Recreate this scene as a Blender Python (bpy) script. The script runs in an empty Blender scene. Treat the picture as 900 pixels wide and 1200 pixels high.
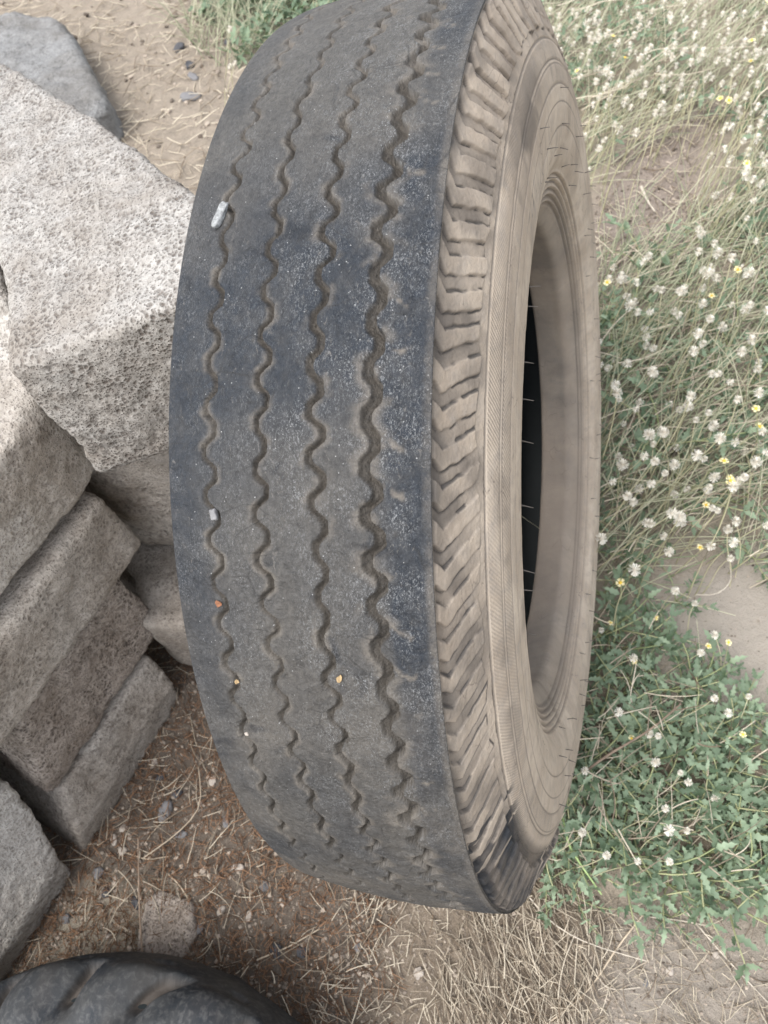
import bpy, bmesh, math, random
import numpy as np
from mathutils import Matrix, Vector

S = bpy.context.scene
COL = S.collection
random.seed(7)
rng = np.random.default_rng(7)

# ------------------------------------------------------------------ camera
CAM = Vector((0.107941, -0.471298, 1.244375))
RIGHT = Vector((0.971587, 0.177730, -0.156304))
FWD = Vector((-0.220656, 0.441299, -0.869808))
UP = Vector((-0.085615, 0.879584, 0.467977))
cd = bpy.data.cameras.new("camera")
cam = bpy.data.objects.new("camera", cd)
COL.objects.link(cam)
m = Matrix((RIGHT, UP, -FWD)).transposed().to_4x4()
m.translation = CAM
cam.matrix_world = m
cd.sensor_fit = 'VERTICAL'
cd.sensor_height = 36.0
cd.sensor_width = 27.0
cd.lens = 36.0 * 919.58 / 1200.0
cd.clip_start = 0.02
cd.clip_end = 500
cd.dof.use_dof = True
cd.dof.focus_distance = 0.60
cd.dof.aperture_fstop = 13.5
S.camera = cam

# ------------------------------------------------------------------ light
SUN_EL, SUN_AZ = math.radians(64), math.radians(-142)      # azimuth from +Y towards +X
w = bpy.data.worlds.new("World")
S.world = w
w.use_nodes = True
nt = w.node_tree
bg = nt.nodes["Background"]
sky = nt.nodes.new("ShaderNodeTexSky")
sky.sky_type = 'NISHITA'
sky.sun_disc = False
sky.sun_elevation = SUN_EL
sky.sun_rotation = SUN_AZ
sky.air_density = 1.0
sky.dust_density = 2.0
hs = nt.nodes.new("ShaderNodeHueSaturation")
hs.inputs['Saturation'].default_value = 0.30
nt.links.new(sky.outputs[0], hs.inputs['Color'])
nt.links.new(hs.outputs[0], bg.inputs['Color'])
bg.inputs['Strength'].default_value = 0.15
sl = bpy.data.lights.new("sun", 'SUN')
sl.energy = 1.0
sl.angle = math.radians(30)
sl.color = (1.0, 0.985, 0.96)
so = bpy.data.objects.new("sun", sl)
COL.objects.link(so)
sd = Vector((math.cos(SUN_EL) * math.sin(SUN_AZ), math.cos(SUN_EL) * math.cos(SUN_AZ), math.sin(SUN_EL)))
so.rotation_euler = sd.to_track_quat('Z', 'Y').to_euler()
so.location = sd * 20

S.view_settings.view_transform = 'Standard'
S.view_settings.look = 'None'
S.view_settings.gamma = 1.0
S.view_settings.use_curve_mapping = False
S.view_settings.exposure = 1.75
S.cycles.max_bounces = 6
S.cycles.transparent_max_bounces = 6

# ------------------------------------------------------------------ helpers
def hash3(ix, iy, iz, seed):
    h = (ix.astype(np.uint64) * np.uint64(374761393) + iy.astype(np.uint64) * np.uint64(668265263)
         + iz.astype(np.uint64) * np.uint64(2147483647) + np.uint64(seed * 144269 + 977))
    h = (h ^ (h >> np.uint64(13))) * np.uint64(1274126177)
    h = h ^ (h >> np.uint64(16))
    h = (h * np.uint64(2654435761)) & np.uint64(0xffffffff)
    h = h ^ (h >> np.uint64(15))
    return (h & np.uint64(0xffffff)).astype(np.float64) / float(0xffffff)

def vnoise(P, scale, seed=0):
    """value noise in -1..1 at points P (n,3)"""
    q = P * scale + 1000.0
    i = np.floor(q).astype(np.int64)
    f = q - i
    f = f * f * (3 - 2 * f)
    out = 0
    for dx in (0, 1):
        for dy in (0, 1):
            for dz in (0, 1):
                wgt = (f[:, 0] if dx else 1 - f[:, 0]) * (f[:, 1] if dy else 1 - f[:, 1]) * (f[:, 2] if dz else 1 - f[:, 2])
                out = out + wgt * hash3(i[:, 0] + dx, i[:, 1] + dy, i[:, 2] + dz, seed)
    return out * 2 - 1

def fbm(P, scale, octv=3, seed=0):
    o, a, t = 0, 1.0, 0
    for k in range(octv):
        o = o + a * vnoise(P, scale * 2 ** k, seed + k * 17)
        t += a
        a *= 0.5
    return o / t

def cell(P, scale, seed=0):
    """distance to the nearest feature point, cell units"""
    q = P * scale + 1000.0
    i = np.floor(q).astype(np.int64)
    best = np.full(len(P), 9.0)
    for dx in (-1, 0, 1):
        for dy in (-1, 0, 1):
            for dz in (-1, 0, 1):
                j = i + np.array([dx, dy, dz])
                fp = j + np.stack([hash3(j[:, 0], j[:, 1], j[:, 2], seed + k) for k in (1, 2, 3)], 1)
                d = ((q - fp) ** 2).sum(1)
                best = np.minimum(best, d)
    return np.sqrt(best)

def sstep(a, b, x):
    t = np.clip((x - a) / (b - a), 0, 1)
    return t * t * (3 - 2 * t)

def mesh_np(name, V, F, uv=None, attrs=None, smooth=True):
    """F: (n,3) or (n,4) int array, or list of such arrays"""
    V = np.asarray(V, np.float32)
    Fs = F if isinstance(F, list) else [F]
    me = bpy.data.meshes.new(name)
    me.vertices.add(len(V))
    me.vertices.foreach_set('co', V.ravel())
    loops = np.concatenate([f.ravel() for f in Fs]).astype(np.int32)
    tot = np.concatenate([np.full(len(f), f.shape[1]) for f in Fs]).astype(np.int32)
    start = np.concatenate([[0], np.cumsum(tot)[:-1]]).astype(np.int32)
    me.loops.add(len(loops))
    me.loops.foreach_set('vertex_index', loops)
    me.polygons.add(len(tot))
    me.polygons.foreach_set('loop_start', start)
    me.polygons.foreach_set('loop_total', tot)
    me.polygons.foreach_set('use_smooth', np.full(len(tot), smooth))
    if uv is not None:
        l = me.uv_layers.new(name='uv')
        l.data.foreach_set('uv', np.asarray(uv, np.float32)[loops].ravel())
    for k, a in (attrs or {}).items():
        a = np.asarray(a, np.float32)
        if a.ndim == 1:
            at = me.attributes.new(k, 'FLOAT', 'POINT')
            at.data.foreach_set('value', a)
        else:
            at = me.attributes.new(k, 'FLOAT_COLOR', 'POINT')
            at.data.foreach_set('color', np.c_[a, np.ones(len(a))].astype(np.float32).ravel())
    me.update(calc_edges=True)
    me.validate()
    return me

def obj(name, me, mat=None, parent=None):
    o = bpy.data.objects.new(name, me)
    COL.objects.link(o)
    if mat is not None and me is not None and not me.materials:
        me.materials.append(mat)
    if parent is not None:
        o.parent = parent
    return o

def tag(o, label=None, cat=None, group=None, kind=None):
    for k, v in (('label', label), ('category', cat), ('group', group), ('kind', kind)):
        if v:
            o[k] = v
    return o

def thing(name, label, cat, loc=(0, 0, 0), rot=(0, 0, 0), group=None):
    o = obj(name, None)
    o.location = loc
    o.rotation_euler = rot
    o.empty_display_size = 0.05
    return tag(o, label, cat, group)

class G:
    """accumulates geometry for ONE mesh"""
    def __init__(s):
        s.V, s.T, s.Q, s.n, s.A = [], [], [], 0, []
    def add(s, V, F, a=None):
        V = np.asarray(V, float)
        F = np.asarray(F, int)
        s.V.append(V)
        (s.Q if F.shape[1] == 4 else s.T).append(F + s.n)
        s.A.append(np.full(len(V), 0.5) if a is None else np.broadcast_to(a, (len(V),)).astype(float))
        s.n += len(V)
    def mesh(s, name, smooth=True):
        F = []
        if s.Q: F.append(np.concatenate(s.Q))
        if s.T: F.append(np.concatenate(s.T))
        return mesh_np(name, np.concatenate(s.V), F, attrs={'tone': np.concatenate(s.A)}, smooth=smooth)

def tube(P, r, sides=4):
    """vertices and quads of a tube along P (n,3) with radii r (n)"""
    P = np.asarray(P, float)
    n = len(P)
    r = np.broadcast_to(r, (n,))
    T = np.gradient(P, axis=0)
    T /= np.linalg.norm(T, axis=1)[:, None] + 1e-12
    ref = np.where(np.abs(T[:, 2:3]) > 0.9, np.array([[1.0, 0, 0]]), np.array([[0, 0, 1.0]]))
    A = np.cross(T, ref)
    A /= np.linalg.norm(A, axis=1)[:, None] + 1e-12
    B = np.cross(T, A)
    th = np.arange(sides) * 2 * np.pi / sides
    V = (P[:, None] + r[:, None, None] * (A[:, None] * np.cos(th)[None, :, None] + B[:, None] * np.sin(th)[None, :, None])).reshape(-1, 3)
    i = np.arange(n - 1)[:, None] * sides
    j = np.arange(sides)[None, :]
    k = (j + 1) % sides
    F = np.stack([i + j, i + k, i + sides + k, i + sides + j], -1).reshape(-1, 4)
    return V, F

def inpoly(x, y, poly):
    poly = np.asarray(poly)
    ins = np.zeros(np.shape(x), bool)
    j = len(poly) - 1
    for i in range(len(poly)):
        xi, yi = poly[i]
        xj, yj = poly[j]
        c = ((yi > y) != (yj > y)) & (x < (xj - xi) * (y - yi) / (yj - yi + 1e-12) + xi)
        ins ^= c
        j = i
    return ins

def sdist(x, y, poly):
    """signed distance (positive inside)"""
    poly = np.asarray(poly, float)
    d = np.full(np.shape(x), 1e9)
    for i in range(len(poly)):
        a, b = poly[i], poly[(i + 1) % len(poly)]
        ab = b - a
        t = np.clip(((x - a[0]) * ab[0] + (y - a[1]) * ab[1]) / (ab @ ab), 0, 1)
        d = np.minimum(d, np.hypot(x - a[0] - t * ab[0], y - a[1] - t * ab[1]))
    return np.where(inpoly(x, y, poly), d, -d)

# ------------------------------------------------------------------ materials
class M:
    def __init__(s, name, rough=0.7, spec=0.3):
        s.m = bpy.data.materials.new(name)
        s.m.use_nodes = True
        s.t = s.m.node_tree
        s.b = s.t.nodes['Principled BSDF']
        s.b.inputs['Roughness'].default_value = rough
        s.b.inputs['Specular IOR Level'].default_value = spec
        s.bump_in = None
    def n(s, typ, **kw):
        nd = s.t.nodes.new(typ)
        for k, v in kw.items():
            setattr(nd, k, v)
        return nd
    def link(s, a, b):
        s.t.links.new(a, b)
    def coord(s, kind='Object', scale=None):
        c = s.n('ShaderNodeTexCoord').outputs[kind]
        if scale is None:
            return c
        mp = s.n('ShaderNodeMapping')
        mp.inputs['Scale'].default_value = scale
        s.link(c, mp.inputs['Vector'])
        return mp.outputs[0]
    def attr(s, name, col=False):
        return s.n('ShaderNodeAttribute', attribute_name=name).outputs['Color' if col else 'Fac']
    def noise(s, vec, scale, detail=3, rough=0.6, dist=0.0):
        nd = s.n('ShaderNodeTexNoise')
        nd.inputs['Scale'].default_value = scale
        nd.inputs['Detail'].default_value = detail
        nd.inputs['Roughness'].default_value = rough
        nd.inputs['Distortion'].default_value = dist
        s.link(vec, nd.inputs['Vector'])
        return nd.outputs['Fac']
    def voro(s, vec, scale, feature='F1', out='Distance'):
        nd = s.n('ShaderNodeTexVoronoi', feature=feature)
        nd.inputs['Scale'].default_value = scale
        s.link(vec, nd.inputs['Vector'])
        return nd.outputs[out]
    def ramp(s, fac, stops):
        nd = s.n('ShaderNodeValToRGB')
        e = nd.color_ramp.elements
        while len(e) < len(stops):
            e.new(0.5)
        for q, (p, c) in zip(e, stops):
            q.position = p
            q.color = (*c, 1) if not np.isscalar(c) else (c, c, c, 1)
        s.link(fac, nd.inputs['Fac'])
        return nd.outputs['Color']
    def mix(s, fac, a, b, mode='MIX'):
        nd = s.n('ShaderNodeMix', data_type='RGBA', blend_type=mode)
        for v, i in ((fac, 0), (a, 6), (b, 7)):
            if isinstance(v, bpy.types.NodeSocket):
                s.link(v, nd.inputs[i])
            elif i == 0:
                nd.inputs[0].default_value = v
            else:
                nd.inputs[i].default_value = (*v, 1) if not np.isscalar(v) else (v, v, v, 1)
        return nd.outputs[2]
    def math(s, op, a, b=0.0, c=None):
        nd = s.n('ShaderNodeMath', operation=op)
        for i, v in enumerate((a, b, c)):
            if v is None:
                continue
            if isinstance(v, bpy.types.NodeSocket):
                s.link(v, nd.inputs[i])
            else:
                nd.inputs[i].default_value = v
        return nd.outputs[0]
    def color(s, c):
        if isinstance(c, bpy.types.NodeSocket):
            s.link(c, s.b.inputs['Base Color'])
        else:
            s.b.inputs['Base Color'].default_value = (*c, 1)
    def rough(s, c):
        s.link(c, s.b.inputs['Roughness'])
    def bump(s, h, dist, strength=1.0):
        nd = s.n('ShaderNodeBump')
        nd.inputs['Strength'].default_value = strength
        nd.inputs['Distance'].default_value = dist
        s.link(h, nd.inputs['Height'])
        if s.bump_in is not None:
            s.link(s.bump_in, nd.inputs['Normal'])
        s.bump_in = nd.outputs[0]
        s.link(s.bump_in, s.b.inputs['Normal'])

def mat_tread(name, blue=(0.0120, 0.0160, 0.0225), dust_sheen=(0.070, 0.064, 0.056)):
    q = M(name, 0.55, 0.28)
    uv = q.coord('UV')
    n1 = q.noise(uv, 9, 5, 0.65, 0.6)
    n2 = q.noise(uv, 55, 6, 0.7, 0.4)
    fine = q.noise(uv, 620, 3, 0.7)
    c = q.mix(q.ramp(q.math('ADD', q.math('MULTIPLY', q.attr('dust_sheen'), 0.75), q.math('MULTIPLY', n1, 0.5)), [(0.28, 0.0), (0.74, 1.0)]), blue, dust_sheen)  # paler colour for dust and for the painted sheen near the top
    c = q.mix(q.math('MULTIPLY', q.ramp(n2, [(0.42, 0.0), (0.66, 1.0)]), 0.45), c, (0.070, 0.067, 0.063))
    dark = q.ramp(q.noise(uv, 21, 4, 0.6, 1.0), [(0.63, 0.0), (0.70, 1.0)])
    c = q.mix(q.math('MULTIPLY', dark, 0.7), c, (0.009, 0.011, 0.015))
    mot = q.noise(uv, 210, 5, 0.75, 0.5)
    c = q.mix(0.55, c, q.mix(q.ramp(mot, [(0.36, 0.0), (0.64, 1.0)]), (0.12, 0.12, 0.13), (1.0, 1.0, 1.0)), 'MULTIPLY')
    nick = q.ramp(q.noise(q.coord('UV', (1.0, 2.4, 1)), 95, 5, 0.8, 1.5), [(0.60, 0.0), (0.68, 1.0)])
    c = q.mix(q.math('MULTIPLY', nick, 0.55), c, (0.150, 0.137, 0.120))
    # pale scuff flecks
    st = q.coord('UV', (1, 1.7, 1))
    fl = q.ramp(q.noise(st, 520, 4, 0.75, 1.2), [(0.535, 0.0), (0.600, 1.0)])
    fl = q.math('MULTIPLY', q.math('MULTIPLY', fl, q.attr('scuff')), q.ramp(q.noise(uv, 30, 3, 0.6), [(0.40, 0.1), (0.62, 1.0)]))
    c = q.mix(q.math('MULTIPLY', fl, 0.75), c, (0.195, 0.198, 0.198))
    sp = q.ramp(q.voro(uv, 260), [(0.07, 1.0), (0.12, 0.0)])
    sp = q.math('MULTIPLY', sp, q.ramp(q.noise(uv, 70, 2), [(0.5, 0.0), (0.6, 1.0)]))
    c = q.mix(q.math('MULTIPLY', sp, 0.7), c, (0.40, 0.40, 0.39))
    # dirt packed where the rubber is worn or grooved
    dm = q.math('MULTIPLY', q.attr('dirt'), q.ramp(q.noise(uv, 140, 5, 0.7), [(0.30, 0.25), (0.55, 1.0)]))
    c = q.mix(dm, c, q.mix(fine, (0.062, 0.053, 0.043), (0.170, 0.149, 0.124)))
    c = q.mix(q.math('MULTIPLY', q.attr('deep'), 0.55), c, (0.030, 0.026, 0.021))  # shade painted into the deepest parts of the grooves
    # hairline weather cracks
    ck = q.ramp(q.voro(q.mix(0.012, q.coord('UV', (1, 0.55, 1)), q.n('ShaderNodeTexNoise').outputs['Color'], 'ADD'), 55, 'DISTANCE_TO_EDGE'), [(0.0, 1.0), (0.030, 0.0)])
    ck = q.math('MULTIPLY', ck, q.ramp(q.noise(uv, 24, 3), [(0.50, 0.0), (0.62, 1.0)]))
    c = q.mix(q.math('MULTIPLY', ck, 0.6), c, (0.014, 0.013, 0.012))
    q.color(c)
    q.rough(q.ramp(n2, [(0.3, 0.42), (0.7, 0.72)]))
    q.bump(fine, 0.0012, 0.8)
    q.bump(n2, 0.0045, 0.7)
    q.bump(q.noise(q.coord('UV', (1, 1.5, 1)), 150, 4, 0.7, 0.8), 0.0016, 0.7)
    return q.m

def mat_wall(name):
    q = M(name, 0.8, 0.2)
    uv = q.coord('UV')
    n1 = q.noise(uv, 14, 5, 0.6, 0.5)
    n2 = q.noise(uv, 70, 5, 0.65)
    ob = q.coord('UV', (0.35, 2.2, 1))
    st = q.noise(ob, 42, 4, 0.6)
    c = q.mix(q.ramp(n1, [(0.35, 0.0), (0.65, 1.0)]), (0.300, 0.246, 0.190), (0.400, 0.335, 0.264))
    c = q.mix(q.math('MULTIPLY', q.ramp(n2, [(0.45, 0.0), (0.70, 1.0)]), 0.55), c, (0.205, 0.185, 0.165))
    c = q.mix(q.math('MULTIPLY', q.ramp(st, [(0.52, 0.0), (0.68, 1.0)]), 0.35), c, (0.42, 0.36, 0.295))
    c = q.mix(q.attr('dirt'), c, (0.125, 0.106, 0.088))
    c = q.mix(q.attr('clean'), c, (0.021, 0.0225, 0.025))
    # ribs of cord hatching on the belt
    h = q.attr('hatch')
    wv = q.n('ShaderNodeTexWave', wave_type='BANDS', bands_direction='DIAGONAL')
    wv.inputs['Scale'].default_value = 170
    wv.inputs['Distortion'].default_value = 1.0
    wv.inputs['Detail'].default_value = 1
    q.link(uv, wv.inputs['Vector'])
    hm = q.math('MULTIPLY', h, wv.outputs['Fac'])
    c = q.mix(q.math('MULTIPLY', hm, 0.75), c, (0.14, 0.12, 0.10))
    big = q.noise(q.coord('UV', (0.6, 1.4, 1)), 5.5, 4, 0.6, 1.0)
    c = q.mix(q.math('MULTIPLY', q.ramp(big, [(0.44, 0.0), (0.62, 1.0)]), 0.45), c, (0.215, 0.172, 0.132))
    ck = q.ramp(q.voro(q.mix(0.02, q.coord('UV', (0.5, 1.6, 1)), q.n('ShaderNodeTexNoise').outputs['Color'], 'ADD'), 48, 'DISTANCE_TO_EDGE'), [(0.0, 1.0), (0.022, 0.0)])
    ck = q.math('MULTIPLY', ck, q.ramp(q.noise(uv, 19, 3), [(0.52, 0.0), (0.62, 1.0)]))
    c = q.mix(q.math('MULTIPLY', ck, 0.6), c, (0.07, 0.055, 0.045))
    q.color(c)
    q.bump(q.noise(uv, 420, 3, 0.7), 0.0009, 0.7)
    q.bump(n2, 0.0015, 0.5)
    inv = q.math('SUBTRACT', 1.0, hm)
    q.bump(inv, 0.0006, 0.8)
    return q.m

def mat_plain(name, col, var=0.25, rough=0.8, scale=60, spec=0.2, bump=0.0):
    q = M(name, rough, spec)
    ob = q.coord('Object')
    n = q.noise(ob, scale, 4, 0.65)
    lo = tuple(x * (1 - var) for x in col)
    hi = tuple(min(1, x * (1 + var)) for x in col)
    q.color(q.mix(q.ramp(n, [(0.35, 0.0), (0.65, 1.0)]), lo, hi))
    if bump:
        q.bump(n, bump, 0.8)
    return q.m

def mat_tone(name, lo, hi, rough=0.75, spec=0.2, trans=None):
    """two colours mixed by the per-vertex tone of each leaf, straw or grain"""
    q = M(name, rough, spec)
    t = q.attr('tone')
    n = q.noise(q.coord('Object'), 45, 3, 0.6)
    f = q.math('ADD', t, q.math('MULTIPLY', q.math('SUBTRACT', n, 0.5), 0.5))
    q.color(q.mix(f, lo, hi))
    if trans:
        tr = q.n('ShaderNodeBsdfTranslucent')
        tr.inputs['Color'].default_value = (*trans, 1)
        mx = q.n('ShaderNodeMixShader')
        mx.inputs[0].default_value = 0.3
        out = q.t.nodes['Material Output']
        q.link(q.b.outputs[0], mx.inputs[1])
        q.link(tr.outputs[0], mx.inputs[2])
        q.link(mx.outputs[0], out.inputs['Surface'])
    return q.m

def mat_stone(name, lo, hi, pit, warm=0.5, pitting=0.5):
    q = M(name, 0.92, 0.15)
    ob = q.coord('Object')
    n1 = q.noise(ob, 9, 5, 0.65)
    n2 = q.noise(ob, 60, 6, 0.75)
    n3 = q.noise(ob, 210, 4, 0.75)
    c = q.mix(q.ramp(n2, [(0.34, 0.0), (0.66, 1.0)]), lo, hi)
    c = q.mix(q.math('MULTIPLY', q.ramp(n1, [(0.42, 0.0), (0.66, 1.0)]), warm), c, tuple(x * y for x, y in zip(lo, (1.0, 0.90, 0.78))))
    grain = q.ramp(n3, [(0.42, 0.0), (0.60, 1.0)])
    c = q.mix(q.math('MULTIPLY', grain, 0.42), c, tuple(min(1, x * 1.35) for x in hi), 'MIX')
    stain = q.noise(ob, 4.5, 4, 0.65, 0.8)
    c = q.mix(q.math('MULTIPLY', q.ramp(stain, [(0.45, 0.0), (0.66, 1.0)]), 0.5), c, tuple(x * y for x, y in zip(lo, (0.72, 0.62, 0.52))))
    pale = q.noise(ob, 7.5, 5, 0.7, 0.4)
    c = q.mix(q.math('MULTIPLY', q.ramp(pale, [(0.52, 0.0), (0.68, 1.0)]), 0.40), c, tuple(min(1, x * 1.25) for x in hi))
    spk = q.ramp(q.noise(ob, 480, 2, 0.6), [(0.28, 1.0), (0.36, 0.0)])
    c = q.mix(q.math('MULTIPLY', spk, 0.6), c, tuple(x * 0.45 for x in lo))
    c = q.mix(q.math('MULTIPLY', q.attr('pit'), 0.6), c, pit)
    v1 = q.ramp(q.voro(q.mix(0.02, ob, q.n('ShaderNodeTexNoise').outputs['Color'], 'ADD'), 165), [(0.18, 1.0), (0.48, 0.0)])
    v2 = q.ramp(q.voro(ob, 290), [(0.18, 1.0), (0.40, 0.0)])
    pm1 = q.math('MULTIPLY', v1, q.ramp(q.noise(ob, 26, 3), [(0.40, 0.15), (0.58, 1.0)]))
    pm = q.math('MULTIPLY', q.math('MAXIMUM', pm1, q.math('MULTIPLY', v2, 0.6)), pitting)
    c = q.mix(q.math('MULTIPLY', pm, 0.9), c, pit)
    q.color(c)
    q.bump(n3, 0.0022, 0.8)
    q.bump(n2, 0.0045, 0.7)
    q.bump(q.math('SUBTRACT', 1.0, pm), 0.0024, 0.9)
    return q.m

# ------------------------------------------------------------------ ground zones (metres)
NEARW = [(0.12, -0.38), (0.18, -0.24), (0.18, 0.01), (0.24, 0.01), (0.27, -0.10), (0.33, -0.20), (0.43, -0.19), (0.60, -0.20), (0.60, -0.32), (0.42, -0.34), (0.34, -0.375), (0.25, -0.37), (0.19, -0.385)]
MIDW = [(0.17, -0.02), (0.10, 0.40), (0.10, 0.76), (0.29, 0.80), (0.47, 0.95), (0.9, 1.0), (0.9, 0.14), (0.44, 0.15), (0.28, 0.13), (0.24, 0.03)]
FARW = [(-0.30, 2.6), (-0.22, 1.5), (0.0, 1.15), (0.05, 0.95), (0.10, 1.02), (0.22, 1.24), (0.37, 1.28), (0.39, 0.98), (0.30, 0.78), (0.9, 0.81), (1.2, 2.6)]
BARE = [(0.12, 0.73), (0.10, 0.98), (0.22, 1.22), (0.37, 1.26), (0.39, 1.0), (0.30, 0.8)]
PALE = [(0.25, 0.04), (0.30, 0.12), (0.44, 0.15), (0.62, 0.15), (0.62, -0.15), (0.43, -0.14), (0.35, -0.16), (0.29, -0.08)]
TLG = [(-1.14, 2.3), (-0.45, 2.3), (-0.55, 1.70), (-0.74, 1.62), (-0.84, 1.50), (-0.95, 1.57), (-1.05, 1.75)]
TLS = [(-2.0, 2.6), (-1.12, 2.2), (-0.9, 1.49), (-0.5, 1.2), (-0.5, 0.3), (-1.2, 0.3), (-2.4, 1.3)]
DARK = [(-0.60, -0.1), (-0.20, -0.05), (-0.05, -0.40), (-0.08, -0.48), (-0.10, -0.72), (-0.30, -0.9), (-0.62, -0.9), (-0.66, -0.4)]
STRAW = [(-0.16, -0.40), (0.08, -0.36), (0.13, -0.36), (0.23, -0.41), (0.23, -0.75), (-0.16, -0.75)]
STRAWD = [(0.03, -0.40), (0.13, -0.37), (0.21, -0.43), (0.20, -0.75), (0.0, -0.75), (0.0, -0.55)]
SOIL = [(0.22, -0.42), (0.60, -0.36), (0.60, -0.8), (0.20, -0.8)]
MOSS = [(-0.56, -0.50), (-0.40, -0.50), (-0.34, -0.60), (-0.42, -0.68), (-0.60, -0.62)]

def zone(x, y, poly, soft=0.06, jag=0.05, seed=3):
    P = np.stack([x, y, 0 * x], 1)
    d = sdist(x, y, poly) + jag * fbm(P, 9, 3, seed)
    return sstep(-soft, soft, d)

def gheight(x, y):
    P = np.stack([x, y, 0 * x], 1)
    h = 0.016 * vnoise(P, 2.2, 5) + 0.008 * fbm(P, 9, 3, 9) + 0.004 * fbm(P, 45, 2, 11)
    pale = zone(x, y, PALE, 0.04, 0.02)
    h = h * (1 - 0.75 * pale)
    r = np.hypot(x, y)
    return h * np.exp(-(r / 6.0) ** 2) - 0.006

def gz(x, y):
    return float(gheight(np.array([x], float), np.array([y], float))[0])

def build_ground():
    def axis(a, b, step, far):
        core = np.arange(a, b, step)
        out, s = [], step
        p = b
        while p < far:
            s *= 1.22
            p += s
            out.append(p)
        lo, s = [], step
        p = a
        while p > -far:
            s *= 1.22
            p -= s
            lo.append(p)
        return np.array(lo[::-1] + list(core) + out)
    xs = axis(-1.0, 0.7, 0.0075, 120)
    ys = axis(-0.8, 2.1, 0.0095, 120)
    X, Y = np.meshgrid(xs, ys)
    x, y = X.ravel(), Y.ravel()
    z = gheight(x, y)
    P = np.stack([x, y, 0 * x], 1)
    c = np.tile(np.array([0.30, 0.255, 0.20]), (len(x), 1))
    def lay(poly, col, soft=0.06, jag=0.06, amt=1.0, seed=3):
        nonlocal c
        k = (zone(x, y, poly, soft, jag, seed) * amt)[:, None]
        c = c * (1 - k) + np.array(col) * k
    lay(FARW, (0.27, 0.235, 0.175))
    lay(MIDW, (0.27, 0.235, 0.18))
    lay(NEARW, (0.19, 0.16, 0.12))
    lay(BARE, (0.24, 0.20, 0.168), 0.05, 0.05)
    lay(TLS, (0.255, 0.215, 0.170))
    lay(STRAW, (0.18, 0.145, 0.11))
    lay(SOIL, (0.25, 0.218, 0.182))
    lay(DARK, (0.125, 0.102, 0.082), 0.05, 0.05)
    lay(MOSS, (0.235, 0.205, 0.160), 0.03, 0.05)
    lay(PALE, (0.325, 0.288, 0.243), 0.04, 0.045)
    nx = len(xs)
    i = (np.arange(len(ys) - 1)[:, None] * nx + np.arange(nx - 1)[None, :]).ravel()
    F = np.stack([i, i + 1, i + nx + 1, i + nx], 1)
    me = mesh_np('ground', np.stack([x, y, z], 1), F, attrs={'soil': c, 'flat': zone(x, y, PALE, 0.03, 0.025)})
    q = M('soil', 0.95, 0.1)
    ob = q.coord('Object')
    base = q.attr('soil', True)
    n2 = q.noise(ob, 34, 6, 0.75)
    n3 = q.noise(ob, 190, 5, 0.75)
    rough = q.math('SUBTRACT', 1.0, q.math('MULTIPLY', q.attr('flat'), 0.8))
    v = q.math('ADD', 0.62, q.math('MULTIPLY', n2, 0.75))
    vv = q.math('ADD', q.math('MULTIPLY', q.math('SUBTRACT', v, 1.0), rough), 1.0)
    cmb = q.n('ShaderNodeCombineColor')
    for k in range(3):
        q.link(vv, cmb.inputs[k])
    col = q.mix(1.0, base, cmb.outputs[0], 'MULTIPLY')
    crumb = q.math('MULTIPLY', q.ramp(n3, [(0.56, 0.0), (0.68, 1.0)]), rough)
    col = q.mix(q.math('MULTIPLY', crumb, 0.5), col, (0.46, 0.40, 0.33))
    dk = q.math('MULTIPLY', q.ramp(n3, [(0.30, 1.0), (0.42, 0.0)]), rough)
    col = q.mix(q.math('MULTIPLY', dk, 0.6), col, (0.075, 0.06, 0.048))
    q.color(col)
    q.bump(n3, 0.006, 0.7)
    q.bump(n2, 0.014, 0.6)
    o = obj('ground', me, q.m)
    tag(o, 'dry dusty soil ground, dark brown beside the stones and pale tan under the weeds', 'ground', None, 'structure')

build_ground()

# ------------------------------------------------------------------ stone blocks
A0 = np.array([-0.518, -0.231])
U0 = np.array([0.2946, 0.9556])
N0 = np.array([0.9556, -0.2946])
def uvp(u, v):
    return tuple(A0 + U0 * u + N0 * v)

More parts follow.
